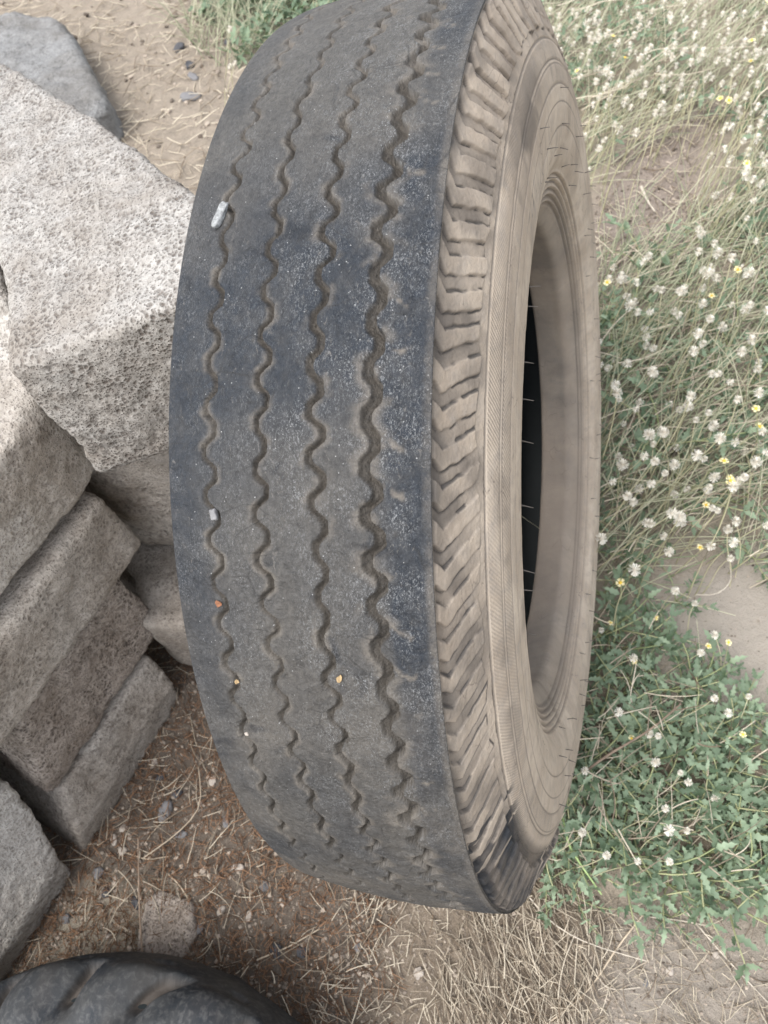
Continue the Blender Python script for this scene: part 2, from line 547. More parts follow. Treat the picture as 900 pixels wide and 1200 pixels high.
def stone(name, rings, mat, label, vox=0.007, amp=0.012, pits=0.0, pscale=110, seed=0, bev=0.014, group=None, hew=0.0):
    """rings: list of polygons [(x,y,z)...] bottom to top, same count; cut rough by noise"""
    bm = bmesh.new()
    R = [[bm.verts.new(p) for p in r] for r in rings]
    n = len(R[0])
    for a, b in zip(R[:-1], R[1:]):
        for k in range(n):
            bm.faces.new((a[k], a[(k + 1) % n], b[(k + 1) % n], b[k]))
    bm.faces.new(R[0][::-1])
    bm.faces.new(R[-1])
    bmesh.ops.recalc_face_normals(bm, faces=bm.faces)
    bmesh.ops.bevel(bm, geom=bm.edges[:], offset=bev, segments=3, profile=0.5, affect='EDGES', clamp_overlap=True)
    me = bpy.data.meshes.new(name)
    bm.to_mesh(me)
    bm.free()
    tmp = bpy.data.objects.new('tmp_stone', me)
    COL.objects.link(tmp)
    md = tmp.modifiers.new('r', 'REMESH')
    md.mode = 'VOXEL'
    md.voxel_size = vox
    dg = bpy.context.evaluated_depsgraph_get()
    m2 = bpy.data.meshes.new_from_object(tmp.evaluated_get(dg))
    bpy.data.objects.remove(tmp)
    bpy.data.meshes.remove(me)
    m2.name = name
    nv = len(m2.vertices)
    co = np.empty(nv * 3, np.float32)
    no = np.empty(nv * 3, np.float32)
    m2.vertices.foreach_get('co', co)
    m2.vertices.foreach_get('normal', no)
    co = co.reshape(-1, 3).astype(float)
    no = no.reshape(-1, 3).astype(float)
    h = amp * (0.9 * fbm(co, 7, 3, seed) + 0.45 * fbm(co, 32, 3, seed + 5))
    h = h + 0.0018 * vnoise(co, 150, seed + 8)
    if hew:        # parallel tool strokes of a hewn face
        q = co @ np.array([[0.35, 0.2, 0.9], [0.8, 0.5, -0.2], [0.1, 0.9, 0.2]])
        q = q * np.array([1.0, 0.28, 1.0])
        h = h + hew * vnoise(q, 95, seed + 21)
    pit = np.zeros(nv)
    if pits:
        c1 = cell(co, pscale, seed + 3)
        c2 = cell(co, pscale * 0.55, seed + 13)
        dens = sstep(-0.25, 0.35, fbm(co, 14, 2, seed + 30))
        pit = np.maximum(sstep(0.42, 0.20, c1) * (0.35 + 0.65 * dens), sstep(0.30, 0.16, c2) * dens)
        h = h - pits * pit
    co = co + no * h[:, None]
    m2.vertices.foreach_set('co', co.astype(np.float32).ravel())
    at = m2.attributes.new('pit', 'FLOAT', 'POINT')
    at.data.foreach_set('value', pit.astype(np.float32))
    m2.polygons.foreach_set('use_smooth', np.ones(len(m2.polygons), bool))
    m2.update()
    # origin at the base of the block
    base = np.array([co[:, 0].mean(), co[:, 1].mean(), co[:, 2].min()])
    m2.transform(Matrix.Translation(-Vector(base)))
    o = obj(name, m2, mat)
    o.location = base
    return tag(o, label, 'stone block', group)

MS_light = mat_stone('pale_pitted_stone', (0.222, 0.207, 0.188), (0.328, 0.313, 0.290), (0.118, 0.098, 0.083), 0.3, 1.0)
MS_mid = mat_stone('grey_hewn_stone', (0.285, 0.262, 0.232), (0.42, 0.392, 0.355), (0.16, 0.137, 0.117), 0.25, 0.7)
MS_brown = mat_stone('brown_hewn_stone', (0.205, 0.182, 0.158), (0.335, 0.305, 0.268), (0.09, 0.073, 0.06), 0.5, 0.6)
MS_red = mat_stone('mottled_brown_stone', (0.17, 0.142, 0.12), (0.31, 0.27, 0.232), (0.07, 0.055, 0.046), 0.5, 1.0)
MS_grey = mat_stone('smooth_grey_stone', (0.135, 0.134, 0.130), (0.23, 0.228, 0.222), (0.085, 0.08, 0.075), 0.2, 0.7)
GS = 'rough stone blocks piled beside the tyre'

def plan(pts, z):
    return [(p[0], p[1], z if np.isscalar(z) else z(p[0], p[1])) for p in pts]

# great pitted slab the tyre leans on
S1 = [(-0.425, -0.085), (-0.31, -0.052), (-0.20, -0.012), (-0.168, 0.005), (-0.172, 0.03), (-0.25, 0.10), (-0.452, 0.285), (-0.739, 0.515), (-0.88, 0.60), (-0.72, 0.33), (-0.545, 0.11), (-0.480, 0.02)]
zt = lambda x, y: 0.735 + 0.22 * (x + 0.31)
stone('stone_block', [plan(S1, lambda x, y: max(0.47, zt(x, y) - 0.20)), plan(S1, zt)], MS_light,
      'large pale pitted stone block at the top of the pile, touching the tyre', 0.0046, 0.008, 0.0018, 118, 1, 0.012, GS, 0.0012)
def wallblock(u0b, u1b, u0t, u1t, z0, z1, v=0.0, vb=0.0, depth=0.36):
    b = [uvp(u0b, v + vb), uvp(u1b, v + vb), uvp(u1b - 0.02, v - depth), uvp(u0b, v - depth)]
    t = [uvp(u0t, v), uvp(u1t, v), uvp(u1t - 0.02, v - depth), uvp(u0t, v - depth)]
    return [plan(b, z0), plan(t, z1)]
S2 = [(-0.476, -0.088), (-0.466, -0.045), (-0.505, 0.025), (-0.565, 0.11), (-0.74, 0.33), (-1.0, 0.3), (-1.0, -0.42), (-0.588, -0.42)]
stone('stone_block', [plan(S2, 0.452), plan(S2, lambda x, y: 0.585 + 0.075 * min(1.0, max(0.0, (y + 0.09) / 0.14)))], MS_mid,
      'pale grey stone block at the left edge, uppermost of the four-high stack', 0.0056, 0.009, 0.0020, 105, 2, 0.016, GS, 0.0009)
stone('stone_block', wallblock(-0.42, 0.160, -0.42, 0.165, 0.311, 0.441, 0.010), MS_brown,
      'brown rough stone block second from the top of the four-high stack', 0.006, 0.007, 0.0012, 120, 3, 0.010, GS, 0.0012)
stone('stone_block', wallblock(-0.200, 0.100, -0.130, 0.105, 0.126, 0.296, -0.004), MS_red,
      'brown stone block with a crumbly mottled face, third in the four-high stack', 0.006, 0.009, 0.0024, 95, 4, 0.011, GS, 0.0009)
stone('stone_block', [plan([uvp(-0.262, 0.018), uvp(0.02, 0.018), uvp(0.0, -0.36), uvp(-0.262, -0.36)], -0.02),
                      plan([uvp(-0.235, 0.022), uvp(0.03, 0.022), uvp(0.01, -0.36), uvp(-0.235, -0.36)], 0.045),
                      plan([uvp(-0.185, 0.0), uvp(0.045, 0.0), uvp(0.02, -0.36), uvp(-0.185, -0.36)], 0.117)], MS_brown,
      'lowest stone block of the four-high stack, pale dusty strip along its foot', 0.006, 0.006, 0.0010, 110, 5, 0.006, GS, 0.0009)
stone('stone_block', [plan([uvp(-0.70, 0.012), uvp(-0.290, 0.012), uvp(-0.290, -0.40), uvp(-0.70, -0.40)], -0.02),
                      plan([uvp(-0.70, 0.020), uvp(-0.272, 0.020), uvp(-0.272, -0.40), uvp(-0.70, -0.40)], 0.05),
                      plan([uvp(-0.70, -0.010), uvp(-0.222, -0.010), uvp(-0.222, -0.40), uvp(-0.70, -0.40)], 0.135),
                      plan([uvp(-0.70, -0.03), uvp(-0.200, -0.03), uvp(-0.200, -0.40), uvp(-0.70, -0.40)], 0.20)], MS_mid,
      'grey stone block with cracked pale foot above the dark lying tyre', 0.006, 0.005, 0.0010, 110, 6, 0.006, GS, 0.0009)
S7 = [(-0.80, 0.045), (-0.52, -0.040), (-0.40, -0.030), (-0.21, 0.02), (-0.20, 0.20), (-0.42, 0.25), (-0.62, 0.34), (-0.84, 0.30)]
zb = lambda x, y: min(max(0.47, zt(x, y) - 0.20), 0.60) - 0.012
stone('stone_block', [plan(S7, 0.19), plan(S7, zb)], MS_brown,
      'dark brown stone block under the large pitted slab, half behind the tyre', 0.006, 0.011, 0.0015, 110, 7, 0.022, GS, 0.0012)
S8 = [(-0.512, -0.170), (-0.40, -0.155), (-0.24, -0.10), (-0.22, 0.22), (-0.60, 0.34), (-0.85, 0.30), (-0.85, 0.02), (-0.55, -0.08)]
stone('stone_block', [plan(S8, -0.02), plan(S8, 0.185)], MS_brown,
      'low brown stone block at ground level in the dark gap next to the tyre', 0.0065, 0.010, 0.0, 110, 8, 0.02, GS, 0.0009)
S0 = [(-1.95, 1.70), (-1.62, 1.64), (-1.44, 1.62), (-1.33, 1.51), (-1.23, 1.375), (-1.115, 1.21), (-1.165, 1.10), (-1.40, 1.10), (-1.80, 1.25)]
stone('stone_block', [plan(S0, -0.03), plan(S0, 0.10)], MS_grey,
      'flat smooth grey stone lying alone on the straw at the top left corner', 0.008, 0.020, 0.0015, 70, 9, 0.022, GS)

FLAT = [(-0.455, -0.525), (-0.433, -0.508), (-0.378, -0.518), (-0.362, -0.560), (-0.375, -0.60), (-0.44, -0.61)]
stone('buried_stone', [plan(FLAT, -0.04), plan(FLAT, -0.001)], MS_red,
      'small flat stone half buried in the brown soil in front of the lying tyre', 0.004, 0.006, 0.0, 110, 12, 0.006)

# ------------------------------------------------------------------ the big worn tyre
R0 = 0.46
LEAN = math.radians(8)
HW = 0.188
cenz = R0 * (math.cos(LEAN) + HW * math.sin(LEAN))
CEN = Vector((0, 0, cenz))
MT = Matrix.Rotation(-LEAN, 3, 'Y')
base = CEN + MT @ Vector((0, 0, -R0))
big = thing('truck_tyre', 'large worn truck tyre standing upright against the stones, wavy grooves and dusty tan sidewall', 'tyre', base, (0, -LEAN, 0))

PHI = np.radians(np.concatenate([np.arange(-30, 140, 0.15), np.arange(140, 330, 2.0)]))

def catmull(pts, n):
    P = np.array(pts, float)
    P = np.vstack([2 * P[0] - P[1], P, 2 * P[-1] - P[-2]])
    out = []
    for i in range(1, len(P) - 2):
        t = np.linspace(0, 1, 40, endpoint=False)[:, None]
        a, b, c, d = P[i - 1:i + 3]
        out.append(0.5 * (2 * b + (c - a) * t + (2 * a - 5 * b + 4 * c - d) * t ** 2 + (3 * b - a - 3 * c + d) * t ** 3))
    out.append(P[-2][None])
    out = np.concatenate(out)
    L = np.concatenate([[0], np.cumsum(np.linalg.norm(np.diff(out, axis=0), axis=1))])
    s = np.linspace(0, L[-1], n)
    return np.stack([np.interp(s, L, out[:, 0]), np.interp(s, L, out[:, 1])], 1), s

def ring_part(name, pts, ncol, mat, hfun, parent, s0=0.0, flip=False, phi=PHI, R=R0, zc=R0):
    """surface of revolution; pts are (axial, radial) in tyre radii; hfun(phi,a,r,s)->(height m, attrs)"""
    pr, s = catmull(pts, ncol)
    s = s * R
    tg = np.gradient(pr, axis=0)
    tg /= np.linalg.norm(tg, axis=1)[:, None]
    nr = np.stack([-tg[:, 1], tg[:, 0]], 1)
    np_ = len(phi)
    PH = np.repeat(phi[:, None], ncol, 1)
    a = np.repeat(pr[None, :, 0], np_, 0)
    r = np.repeat(pr[None, :, 1], np_, 0)
    SS = np.repeat(s[None, :], np_, 0)
    h, at = hfun(PH.ravel(), a.ravel(), r.ravel(), SS.ravel())
    h = h.reshape(np_, ncol) / R
    aa = (a + h * nr[None, :, 0]) * R
    rr = (r + h * nr[None, :, 1]) * R
    if flip:
        aa = -aa
    V = np.stack([aa, -rr * np.cos(PH), rr * np.sin(PH) + zc], -1).reshape(-1, 3)
    i = np.arange(np_)[:, None]
    j = np.arange(ncol - 1)[None, :]
    i2 = (i + 1) % np_
    F = np.stack([i * ncol + j + 0 * i, i * ncol + j + 1, i2 * ncol + j + 1, i2 * ncol + j], -1).reshape(-1, 4)
    if flip:
        F = F[:, ::-1]
    uv = np.stack([PH.ravel() * R, SS.ravel() + s0], 1)
    me = mesh_np(name, V, F, uv, at)
    return obj(name, me, mat, parent)

def uv1(PH, scale, seed, octv=0):
    u, inv = np.unique(PH, return_inverse=True)
    P = np.stack([u * R0, 0 * u, 0 * u], 1)
    return (fbm(P, scale, octv, seed) if octv else vnoise(P, scale, seed))[inv]
def uvn(PH, s, scale, seed, k=1.0):
    if np.isscalar(s):
        return uv1(PH, scale, seed)
    return vnoise(np.stack([PH * R0 * k, s, 0 * s], 1), scale, seed)
def uvf(PH, s, scale, seed, o=3):
    return fbm(np.stack([PH * R0, s, 0 * s], 1), scale, o, seed)

GRV = [(-0.123, 0.0, 0.0013, 0.0058, 1), (-0.042, 2.3, 0.00135, 0.0060, 2), (0.038, 0.9, 0.0016, 0.0066, 3), (0.116, 1.9, 0.0026, 0.0082, 4)]
def h_tread(PH, a, r, s):
    deg = np.degrees(PH)
    h = 0.0011 * uvf(PH, s, 22, 3) + 0.0005 * uvf(PH, s, 120, 4, 2)
    dirt = np.zeros_like(PH)
    shadev = np.zeros_like(PH)
    for a0, ph0, wd, dp, sd in GRV:
        wob = 0.0035 * uvn(PH, 0, 17, sd)
        x = 103 * PH + ph0 + 0.5 * uvn(PH, 0, 9, sd + 40)
        sw = np.sin(x) + 0.12 * np.sin(3 * x)
        amp = 0.0088 * (1 + 0.35 * uvn(PH, 0, 25, sd + 50))
        ac = a0 + wob + amp * sw
        sl = 0.0083 * 103 * np.cos(x)
        d = np.abs(a - ac) * R0 / np.sqrt(1 + sl * sl)
        n1 = uvn(PH, 0, 20, sd + 60)
        n2 = uvf(PH, s * 0.4, 60, sd + 70)
        low = sstep(38, 20, deg) + sstep(84, 96, deg)
        w_ = wd * np.clip(0.95 + 0.40 * n1 + 0.55 * n2 + 0.35 * sstep(38, 16, deg), 1.12, 1.8)
        worn = sstep(-0.75, -0.1, n1 + 0.5 * n2 + (0.5 if sd == 4 else 0.0) + 0.2 * low)
        # worn nearly shut at the upper turns, open holes where the wave changes side
        holes = 1 - 0.65 * sstep(82, 98, deg) * (0.5 - 0.5 * np.sin(x * 1.0 + 0.8 * n1 + 1.2))
        depth = dp * (0.80 + 0.20 * np.maximum(worn, sstep(45, 28, deg))) * holes * (1 + 0.7 * sstep(30, 12, deg))
        g = sstep(w_ + 0.0006, w_ - 0.0004, d)
        side = np.where(a > ac, 1.0, 0.55)          # the far wall of each groove stands steeper
        h = h - depth * g * (0.75 + 0.25 * np.clip((a - ac) * R0 / (w_ + 1e-5), -1, 1))
        lip = sstep(0.0011, 0.0, np.abs(d - w_ - 0.0008))
        h = h + 0.00025 * lip * sstep(-0.3, 0.3, n2) * side
        patch = sstep(-0.12, 0.32, uvf(PH, s, 65, sd + 80)) * sstep(w_ * 4.2, w_ * 1.1, d)
        dirt = np.maximum(dirt, np.maximum(g * 0.95, 0.75 * patch))
        shadev = np.maximum(shadev, g * sstep(0.0028, 0.0060, depth * g))  # mask for the shade painted in deep grooves
    # crescent dirt marks left of worn-off sipes along the right band
    xs_ = (103 * PH + 1.9 + 2.2) / (2 * np.pi)
    kk = np.floor(xs_)
    fx = xs_ - kk - 0.5
    rk = hash3(kk.astype(np.int64) + 500, 0 * kk.astype(np.int64), 0 * kk.astype(np.int64), 5)
    aa_ = (a - 0.146 - 0.010 * (rk - 0.5)) / 0.017
    cv = fx * 6 - 0.9 * aa_ ** 2 + 0.7 * aa_ + 0.3 * uvn(PH, s, 300, 95)
    cres = np.exp(-(cv / 0.45) ** 2) * sstep(1.15, 0.7, np.abs(aa_)) * (rk > 0.30) * sstep(-0.6, 0.1, uvn(PH, s, 260, 96))
    dirt = np.maximum(dirt, 0.95 * cres)
    h = h + 0.0002 * cres
    # rounded, scuffed edges
    ed = sstep(0.165, 0.188, np.abs(a))
    dirt = np.maximum(dirt, 0.85 * sstep(0.176, 0.187, a) * (0.5 + 0.5 * uvf(PH, s, 40, 12)))
    dirt = np.maximum(dirt, 0.55 * sstep(46, 24, deg) * sstep(-0.2, 0.5, uvf(PH, s, 16, 14)) * sstep(-5, 15, deg))
    end = sstep(0.189, 0.180, np.abs(a))
    sc = 0.5 + 0.6 * sstep(0.05, 0.10, a) + 0.5 * np.exp(-((a - 0.02) / 0.03) ** 2)
    sc = sc * (0.6 + 0.4 * sstep(20, 40, deg))
    dust_sheen = np.clip((0.55 * sstep(66, 34, deg) + 0.16 + 0.5 * sstep(74, 90, deg)) * (1 - 0.75 * sstep(0.122, 0.145, a)) * (1 - 0.45 * sstep(0.11, 0.16, -a)) + 0.55 * uvf(PH, s, 11, 97, 4), 0, 1)  # real dust lower down; the pale rise towards the top is painted sky sheen
    return h * end, {'dirt': np.clip(dirt, 0, 1), 'scuff': np.clip(sc, 0, 1), 'dust_sheen': dust_sheen, 'deep': shadev}

def cleanmask(PH, s, tot):
    """unbleached black rubber: the foot of the near shoulder and a patch near the top"""
    deg = np.degrees(PH)
    f = 5.0 * uvn(PH, 0, 60, 31) + 2.5 * uvn(PH, 0, 160, 32)
    low = sstep(14.5, 13.2, deg + f + 2.5 * np.sin(120 * PH - 5.97 * np.clip((s / 0.0563 - 0.17) / 0.83, 0, 1)) - 20 * s) * sstep(-22, -18, deg + 2 * f)
    return low

def h_shoulder(PH, a, r, s):
    tot = 0.0563
    t = np.clip(s / tot, 0, 1)
    sh = np.where(t < 0.17, 0.32 * (0.17 - t) / 0.17, 0.95 * (t - 0.17) / 0.83)
    j = 0.08 * uvn(PH, s, 32, 8) + 0.04 * uvn(PH, s, 160, 18)
    u = (120 * PH / (2 * np.pi) - sh + j) % 1.0
    up = sstep(0.0, 0.045, u) * sstep(0.595, 0.55, u) * (0.82 + 0.18 * (u / 0.6))
    step2 = sstep(0.54, 0.60, u) * sstep(1.0, 0.80, u)
    tip = 0.80 + 0.05 * uvn(PH, 0, 60, 9)
    act = sstep(tip + 0.02, tip - 0.02, t) * sstep(0.0, 0.05, t)
    worn = np.clip(0.90 + 0.9 * uvf(PH, s, 24, 10), 0.22, 1.4)
    deg = np.degrees(PH)
    h = (0.0017 * up + 0.0006 * step2) * act * worn * (1 + 0.8 * sstep(70, 95, deg) + 1.6 * sstep(24, 8, deg))
    h = h - 0.0026 * act * (1 - up) * sstep(0.30, 0.04, t)
    h = h + 0.0005 * uvf(PH, s, 60, 11, 3) + 0.00015 * uvn(PH, s, 420, 19)
    brk = sstep(-0.35, 0.15, uvn(PH, s, 75, 12) + 0.5 * uvn(PH, s, 190, 17))
    crack = np.maximum(sstep(0.075, 0.02, np.abs(u - 0.585)), sstep(0.060, 0.015, np.abs(u - 0.985))) * act * brk
    crack = np.maximum(crack, sstep(0.022, 0.006, np.abs(t - tip)) * sstep(0.62, 0.5, u) * brk)
    h = h - 0.0011 * crack
    line = sstep(0.0010, 0.0002, np.abs(s - (tot - 0.0022)))
    h = h - 0.0009 * line
    end = sstep(0.0, 0.03, t) * sstep(1.0, 0.985, t)
    dirt = np.clip(0.50 * act * (1 - up) * (0.75 + 0.5 * uvf(PH, s, 50, 13)) * sstep(0.0, 0.5, 1 - t) + 0.95 * crack + 0.7 * line
                   + 0.22 + 0.45 * sstep(0.0, 0.4, uvf(PH, s, 24, 43)), 0, 1)
    cl = np.clip(cleanmask(PH, s, tot) + 0.60 * sstep(0.20, 0.0, t) * (0.75 + 0.8 * uvf(PH, s, 45, 15)), 0, 1)
    cl = np.maximum(cl, 0.42 * sstep(55, 12, deg) * sstep(-0.1, 0.4, uvf(PH, s * 0.4, 40, 16)) * sstep(0.9, 0.1, t))
    cl = np.maximum(cl, 0.75 * sstep(27, 9, deg + 3 * uvn(PH, s, 50, 41)) * (1 - up) * act)
    cl = np.maximum(cl, 0.38 * sstep(0.40, 0.05, t) * (1 - up))
    cl = np.maximum(cl, 0.55 * crack)
    cl = cl * (1 - 0.22 * up * act * sstep(12, 6, deg))
    return h * end, {'dirt': dirt, 'clean': cl, 'hatch': 0 * s}

def h_wall(PH, a, r, s):
    deg = np.degrees(PH)
    h = 0.0003 * uvf(PH, s, 60, 20)
    dirt = np.zeros_like(s)
    for rr, w_, dp in ((0.8835, 0.0006, 0.0012), (0.846, 0.0007, 0.0013), (0.8395, 0.0004, 0.0006), (0.804, 0.0006, 0.0009), (0.772, 0.0005, 0.0004), (0.728, 0.0006, 0.0008)):
        g = sstep(w_ + 0.0006, w_ - 0.0003, np.abs(r - rr) * R0)
        h = h - dp * g
        dirt = np.maximum(dirt, 0.8 * g)
    hat = (sstep(0.804, 0.808, r) * sstep(0.881, 0.877, r) * (1 - sstep(0.006, 0.003, np.abs(r - 0.843)))) * (0.55 + 0.45 * uvn(PH, s, 18, 21))
    br = sstep(0.1, 0.45, uvf(PH, s * 0.6, 26, 22)) * sstep(0.88, 0.85, r) * sstep(0.80, 0.83, r)
    dirt = np.maximum(dirt, 0.45 * br)
    # black patch rubbed clean near the top of the tyre
    f = 2.2 * uvn(PH, s, 90, 23)
    cl = 0.75 * sstep(91, 94, deg + f) * sstep(104, 100, deg + f) * sstep(0.80, 0.815, r) * sstep(0.90, 0.845, r)
    cl = np.maximum(cl, 0.45 * sstep(84, 90, deg + 4 * uvn(PH, s, 60, 24)) * sstep(112, 104, deg) * sstep(0.846, 0.850, r) * sstep(0.883, 0.878, r))
    mk = sstep(0.0, 0.25, uvn(PH, s, 300, 26, 0.2)) * sstep(86, 87.5, deg) * sstep(93, 91.5, deg) * sstep(0.745, 0.752, r) * sstep(0.800, 0.79, r)
    cl = np.maximum(cl, 0.55 * mk * sstep(0.0, 0.2, uvn(PH, s, 120, 27)))
    cl = np.maximum(cl, 0.25 * sstep(0.78, 0.74, r) * sstep(0.1, 0.5, uvf(PH, s, 20, 28)))
    cl = np.maximum(cl, 0.8 * cleanmask(PH, s + 0.05, 1) * sstep(0.86, 0.88, r))
    # faint raised panel near the foot
    end = sstep(0.0, 0.0015, s)
    return h * end, {'dirt': np.clip(dirt, 0, 1), 'clean': np.clip(cl, 0, 1), 'hatch': np.clip(hat, 0, 1)}

def h_bead(PH, a, r, s):
    k = sstep(0.020, 0.026, s) * sstep(0.060, 0.050, s)
    h = 0.0016 * np.sin(s * 2 * np.pi / 0.0070) * k + 0.0003 * uvf(PH, s, 70, 33)
    dirt = 0.80 * sstep(0.030, 0.052, s) * (0.85 + 0.3 * uvf(PH, s, 25, 34)) + 0.85 * k * (0.5 - 0.5 * np.sin(s * 2 * np.pi / 0.0070)) ** 3
    return h, {'dirt': np.clip(dirt, 0, 1), 'clean': 0.25 * sstep(0.062, 0.085, s), 'hatch': 0 * s}

def h_zero(PH, a, r, s):
    return 0 * s, {'dirt': 0 * s, 'clean': 0 * s, 'hatch': 0 * s}

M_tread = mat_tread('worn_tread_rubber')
M_wall = mat_wall('dusty_sidewall_rubber')
q = M('inner_liner_rubber', 0.6, 0.2)
q.color(q.mix(q.noise(q.coord('UV'), 30, 4), (0.010, 0.014, 0.015), (0.020, 0.024, 0.025)))
M_liner = q.m

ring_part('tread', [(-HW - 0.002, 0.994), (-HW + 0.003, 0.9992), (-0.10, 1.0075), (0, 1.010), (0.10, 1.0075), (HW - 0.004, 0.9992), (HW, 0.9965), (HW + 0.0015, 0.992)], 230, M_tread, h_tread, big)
P_sh = [(HW + 0.0015, 0.992), (0.200, 0.963), (0.216, 0.925), (0.232, 0.887)]
P_wl = [(0.232, 0.887), (0.243, 0.86), (0.25, 0.83), (0.2535, 0.80), (0.2545, 0.76), (0.253, 0.72), (0.2485, 0.69)]
P_bd = [(0.2485, 0.69), (0.243, 0.668), (0.233, 0.65), (0.222, 0.63), (0.211, 0.60), (0.198, 0.575), (0.176, 0.548), (0.15, 0.549), (0.12, 0.556), (0.097, 0.566), (0.09, 0.58)]
P_in = [(0.09, 0.58), (0.098, 0.60), (0.135, 0.66), (0.185, 0.74), (0.205, 0.81), (0.19, 0.88), (0.14, 0.94), (0.06, 0.96), (0, 0.963)]
ring_part('shoulder', P_sh, 84, M_wall, h_shoulder, big, 0.10, phi=np.radians(np.concatenate([np.arange(-30, 120, 0.10), np.arange(120, 330, 1.5)])))
near_wall = ring_part('sidewall', P_wl, 84, M_wall, h_wall, big, 0.157)
tag(near_wall, 'dusty tan outer sidewall with hatched belt')
ring_part('bead', P_bd, 130, M_wall, h_bead, big, 0.25)
PHC = np.radians(np.arange(0, 360, 2.0))
ring_part('inner_liner', P_in + [(-x, y) for x, y in P_in[-2::-1]], 70, M_liner, h_zero, big, 0.4, phi=PHC)
ring_part('shoulder', P_sh, 12, M_wall, h_zero, big, 0.10, True, PHC)
ring_part('sidewall', P_wl, 20, M_wall, h_zero, big, 0.157, True, PHC)
ring_part('bead', P_bd, 24, M_wall, h_bead, big, 0.25, True, PHC)

# moulding hairs left standing on the sidewall
q = M('moulding_hair_rubber', 0.6, 0.3)
q.color((0.085, 0.075, 0.066))
M_hair = q.m
prof, _ = catmull(P_wl + P_bd[1:], 400)
def wall_point(r, deg):
    k = int(np.argmin(np.abs(prof[:300, 1] - r)))
    a = prof[k, 0]
    p = math.radians(deg)
    return np.array([a * R0, -r * R0 * math.cos(p), r * R0 * math.sin(p) + R0])
hr = random.Random(3)
spots = []
for d in (82, 79, 71, 66, 60.5, 52, 43, 40, 33):
    spots.append((0.690, d))
for ring, n in ((0.685, 22), (0.735, 16), (0.79, 14), (0.655, 12)):
    for k in range(n):
        spots.append((ring + hr.uniform(-0.012, 0.012), 100 + (k + hr.uniform(0.1, 0.9)) * 250 / n))
for r_, d in spots:
    p = wall_point(r_, d)
    L = hr.uniform(0.006, 0.0105)
    dr = np.array([1.0, hr.uniform(-.25, .25), hr.uniform(-.25, .25)])
    t = np.linspace(0, 1, 4)[:, None]
    P = dr * L * t + np.array([0, 0, -0.001]) * t * t
    V, F = tube(P, np.linspace(0.00062, 0.0003, 4), 4)
    hme = mesh_np('rubber_hair', V, F)
    h = obj('rubber_hair', hme, M_hair, near_wall)
    h.location = p - np.array([0.0006, 0, 0])

def tyre_world(a, r, deg, lift=0.0):
    p = math.radians(deg)
    rr = r * R0 + lift
    return base + MT @ Vector((a * R0, -rr * math.cos(p), rr * math.sin(p) + R0))
def tyre_frame(deg):
    p = math.radians(deg)
    nrm = MT @ Vector((0, -math.cos(p), math.sin(p)))
    ax = MT @ Vector((1, 0, 0))
    return Matrix((ax, nrm.cross(ax), nrm)).transposed()

# ------------------------------------------------------------------ the dark tyre lying in the corner
R1 = 0.385
low = thing('lying_tyre', 'dark tyre lying flat on the soil in the bottom left corner, notched shoulder', 'tyre', (-0.350, -0.968, -0.012))
def lying_rubber():
    q = M('dark_lug_rubber', 0.68, 0.22)
    uv = q.coord('UV')
    n1 = q.noise(uv, 14, 5, 0.65)
    n2 = q.noise(uv, 120, 5, 0.7, 0.5)
    c = q.mix(q.ramp(n1, [(0.36, 0.0), (0.66, 1.0)]), (0.013, 0.016, 0.020), (0.042, 0.042, 0.041))
    c = q.mix(q.math('MULTIPLY', q.ramp(n2, [(0.48, 0.0), (0.66, 1.0)]), 0.6), c, (0.085, 0.083, 0.080))
    c = q.mix(q.attr('dirt'), c, (0.060, 0.050, 0.042))
    q.color(c)
    q.bump(n2, 0.0012, 0.6)
    return q.m
M_low = lying_rubber()
PH2 = np.radians(np.concatenate([np.arange(20, 160, 0.30), np.arange(160, 380, 2.5)]))
def ring_flat(name, pts, ncol, mat, hfun, parent):
    pr, s = catmull(pts, ncol)
    s = s * R1
    tg = np.gradient(pr, axis=0)
    tg /= np.linalg.norm(tg, axis=1)[:, None]
    nr = np.stack([-tg[:, 1], tg[:, 0]], 1)
    n = len(PH2)
    PH = np.repeat(PH2[:, None], ncol, 1)
    a = np.repeat(pr[None, :, 0], n, 0)
    r = np.repeat(pr[None, :, 1], n, 0)
    SS = np.repeat(s[None, :], n, 0)
    h, at = hfun(PH.ravel(), a.ravel(), r.ravel(), SS.ravel(), s[-1])
    h = h.reshape(n, ncol) / R1
    aa = (a + h * nr[None, :, 0]) * R1 + 0.262 * R1
    rr = (r + h * nr[None, :, 1]) * R1
    V = np.stack([rr * np.cos(PH), rr * np.sin(PH), aa], -1).reshape(-1, 3)
    i = np.arange(n)[:, None]
    j = np.arange(ncol - 1)[None, :]
    i2 = (i + 1) % n
    F = np.stack([i * ncol + j, i2 * ncol + j, i2 * ncol + j + 1, i * ncol + j + 1], -1).reshape(-1, 4)
    return obj(name, mesh_np(name, V, F, np.stack([PH.ravel() * R1, SS.ravel()], 1), at), mat, parent)
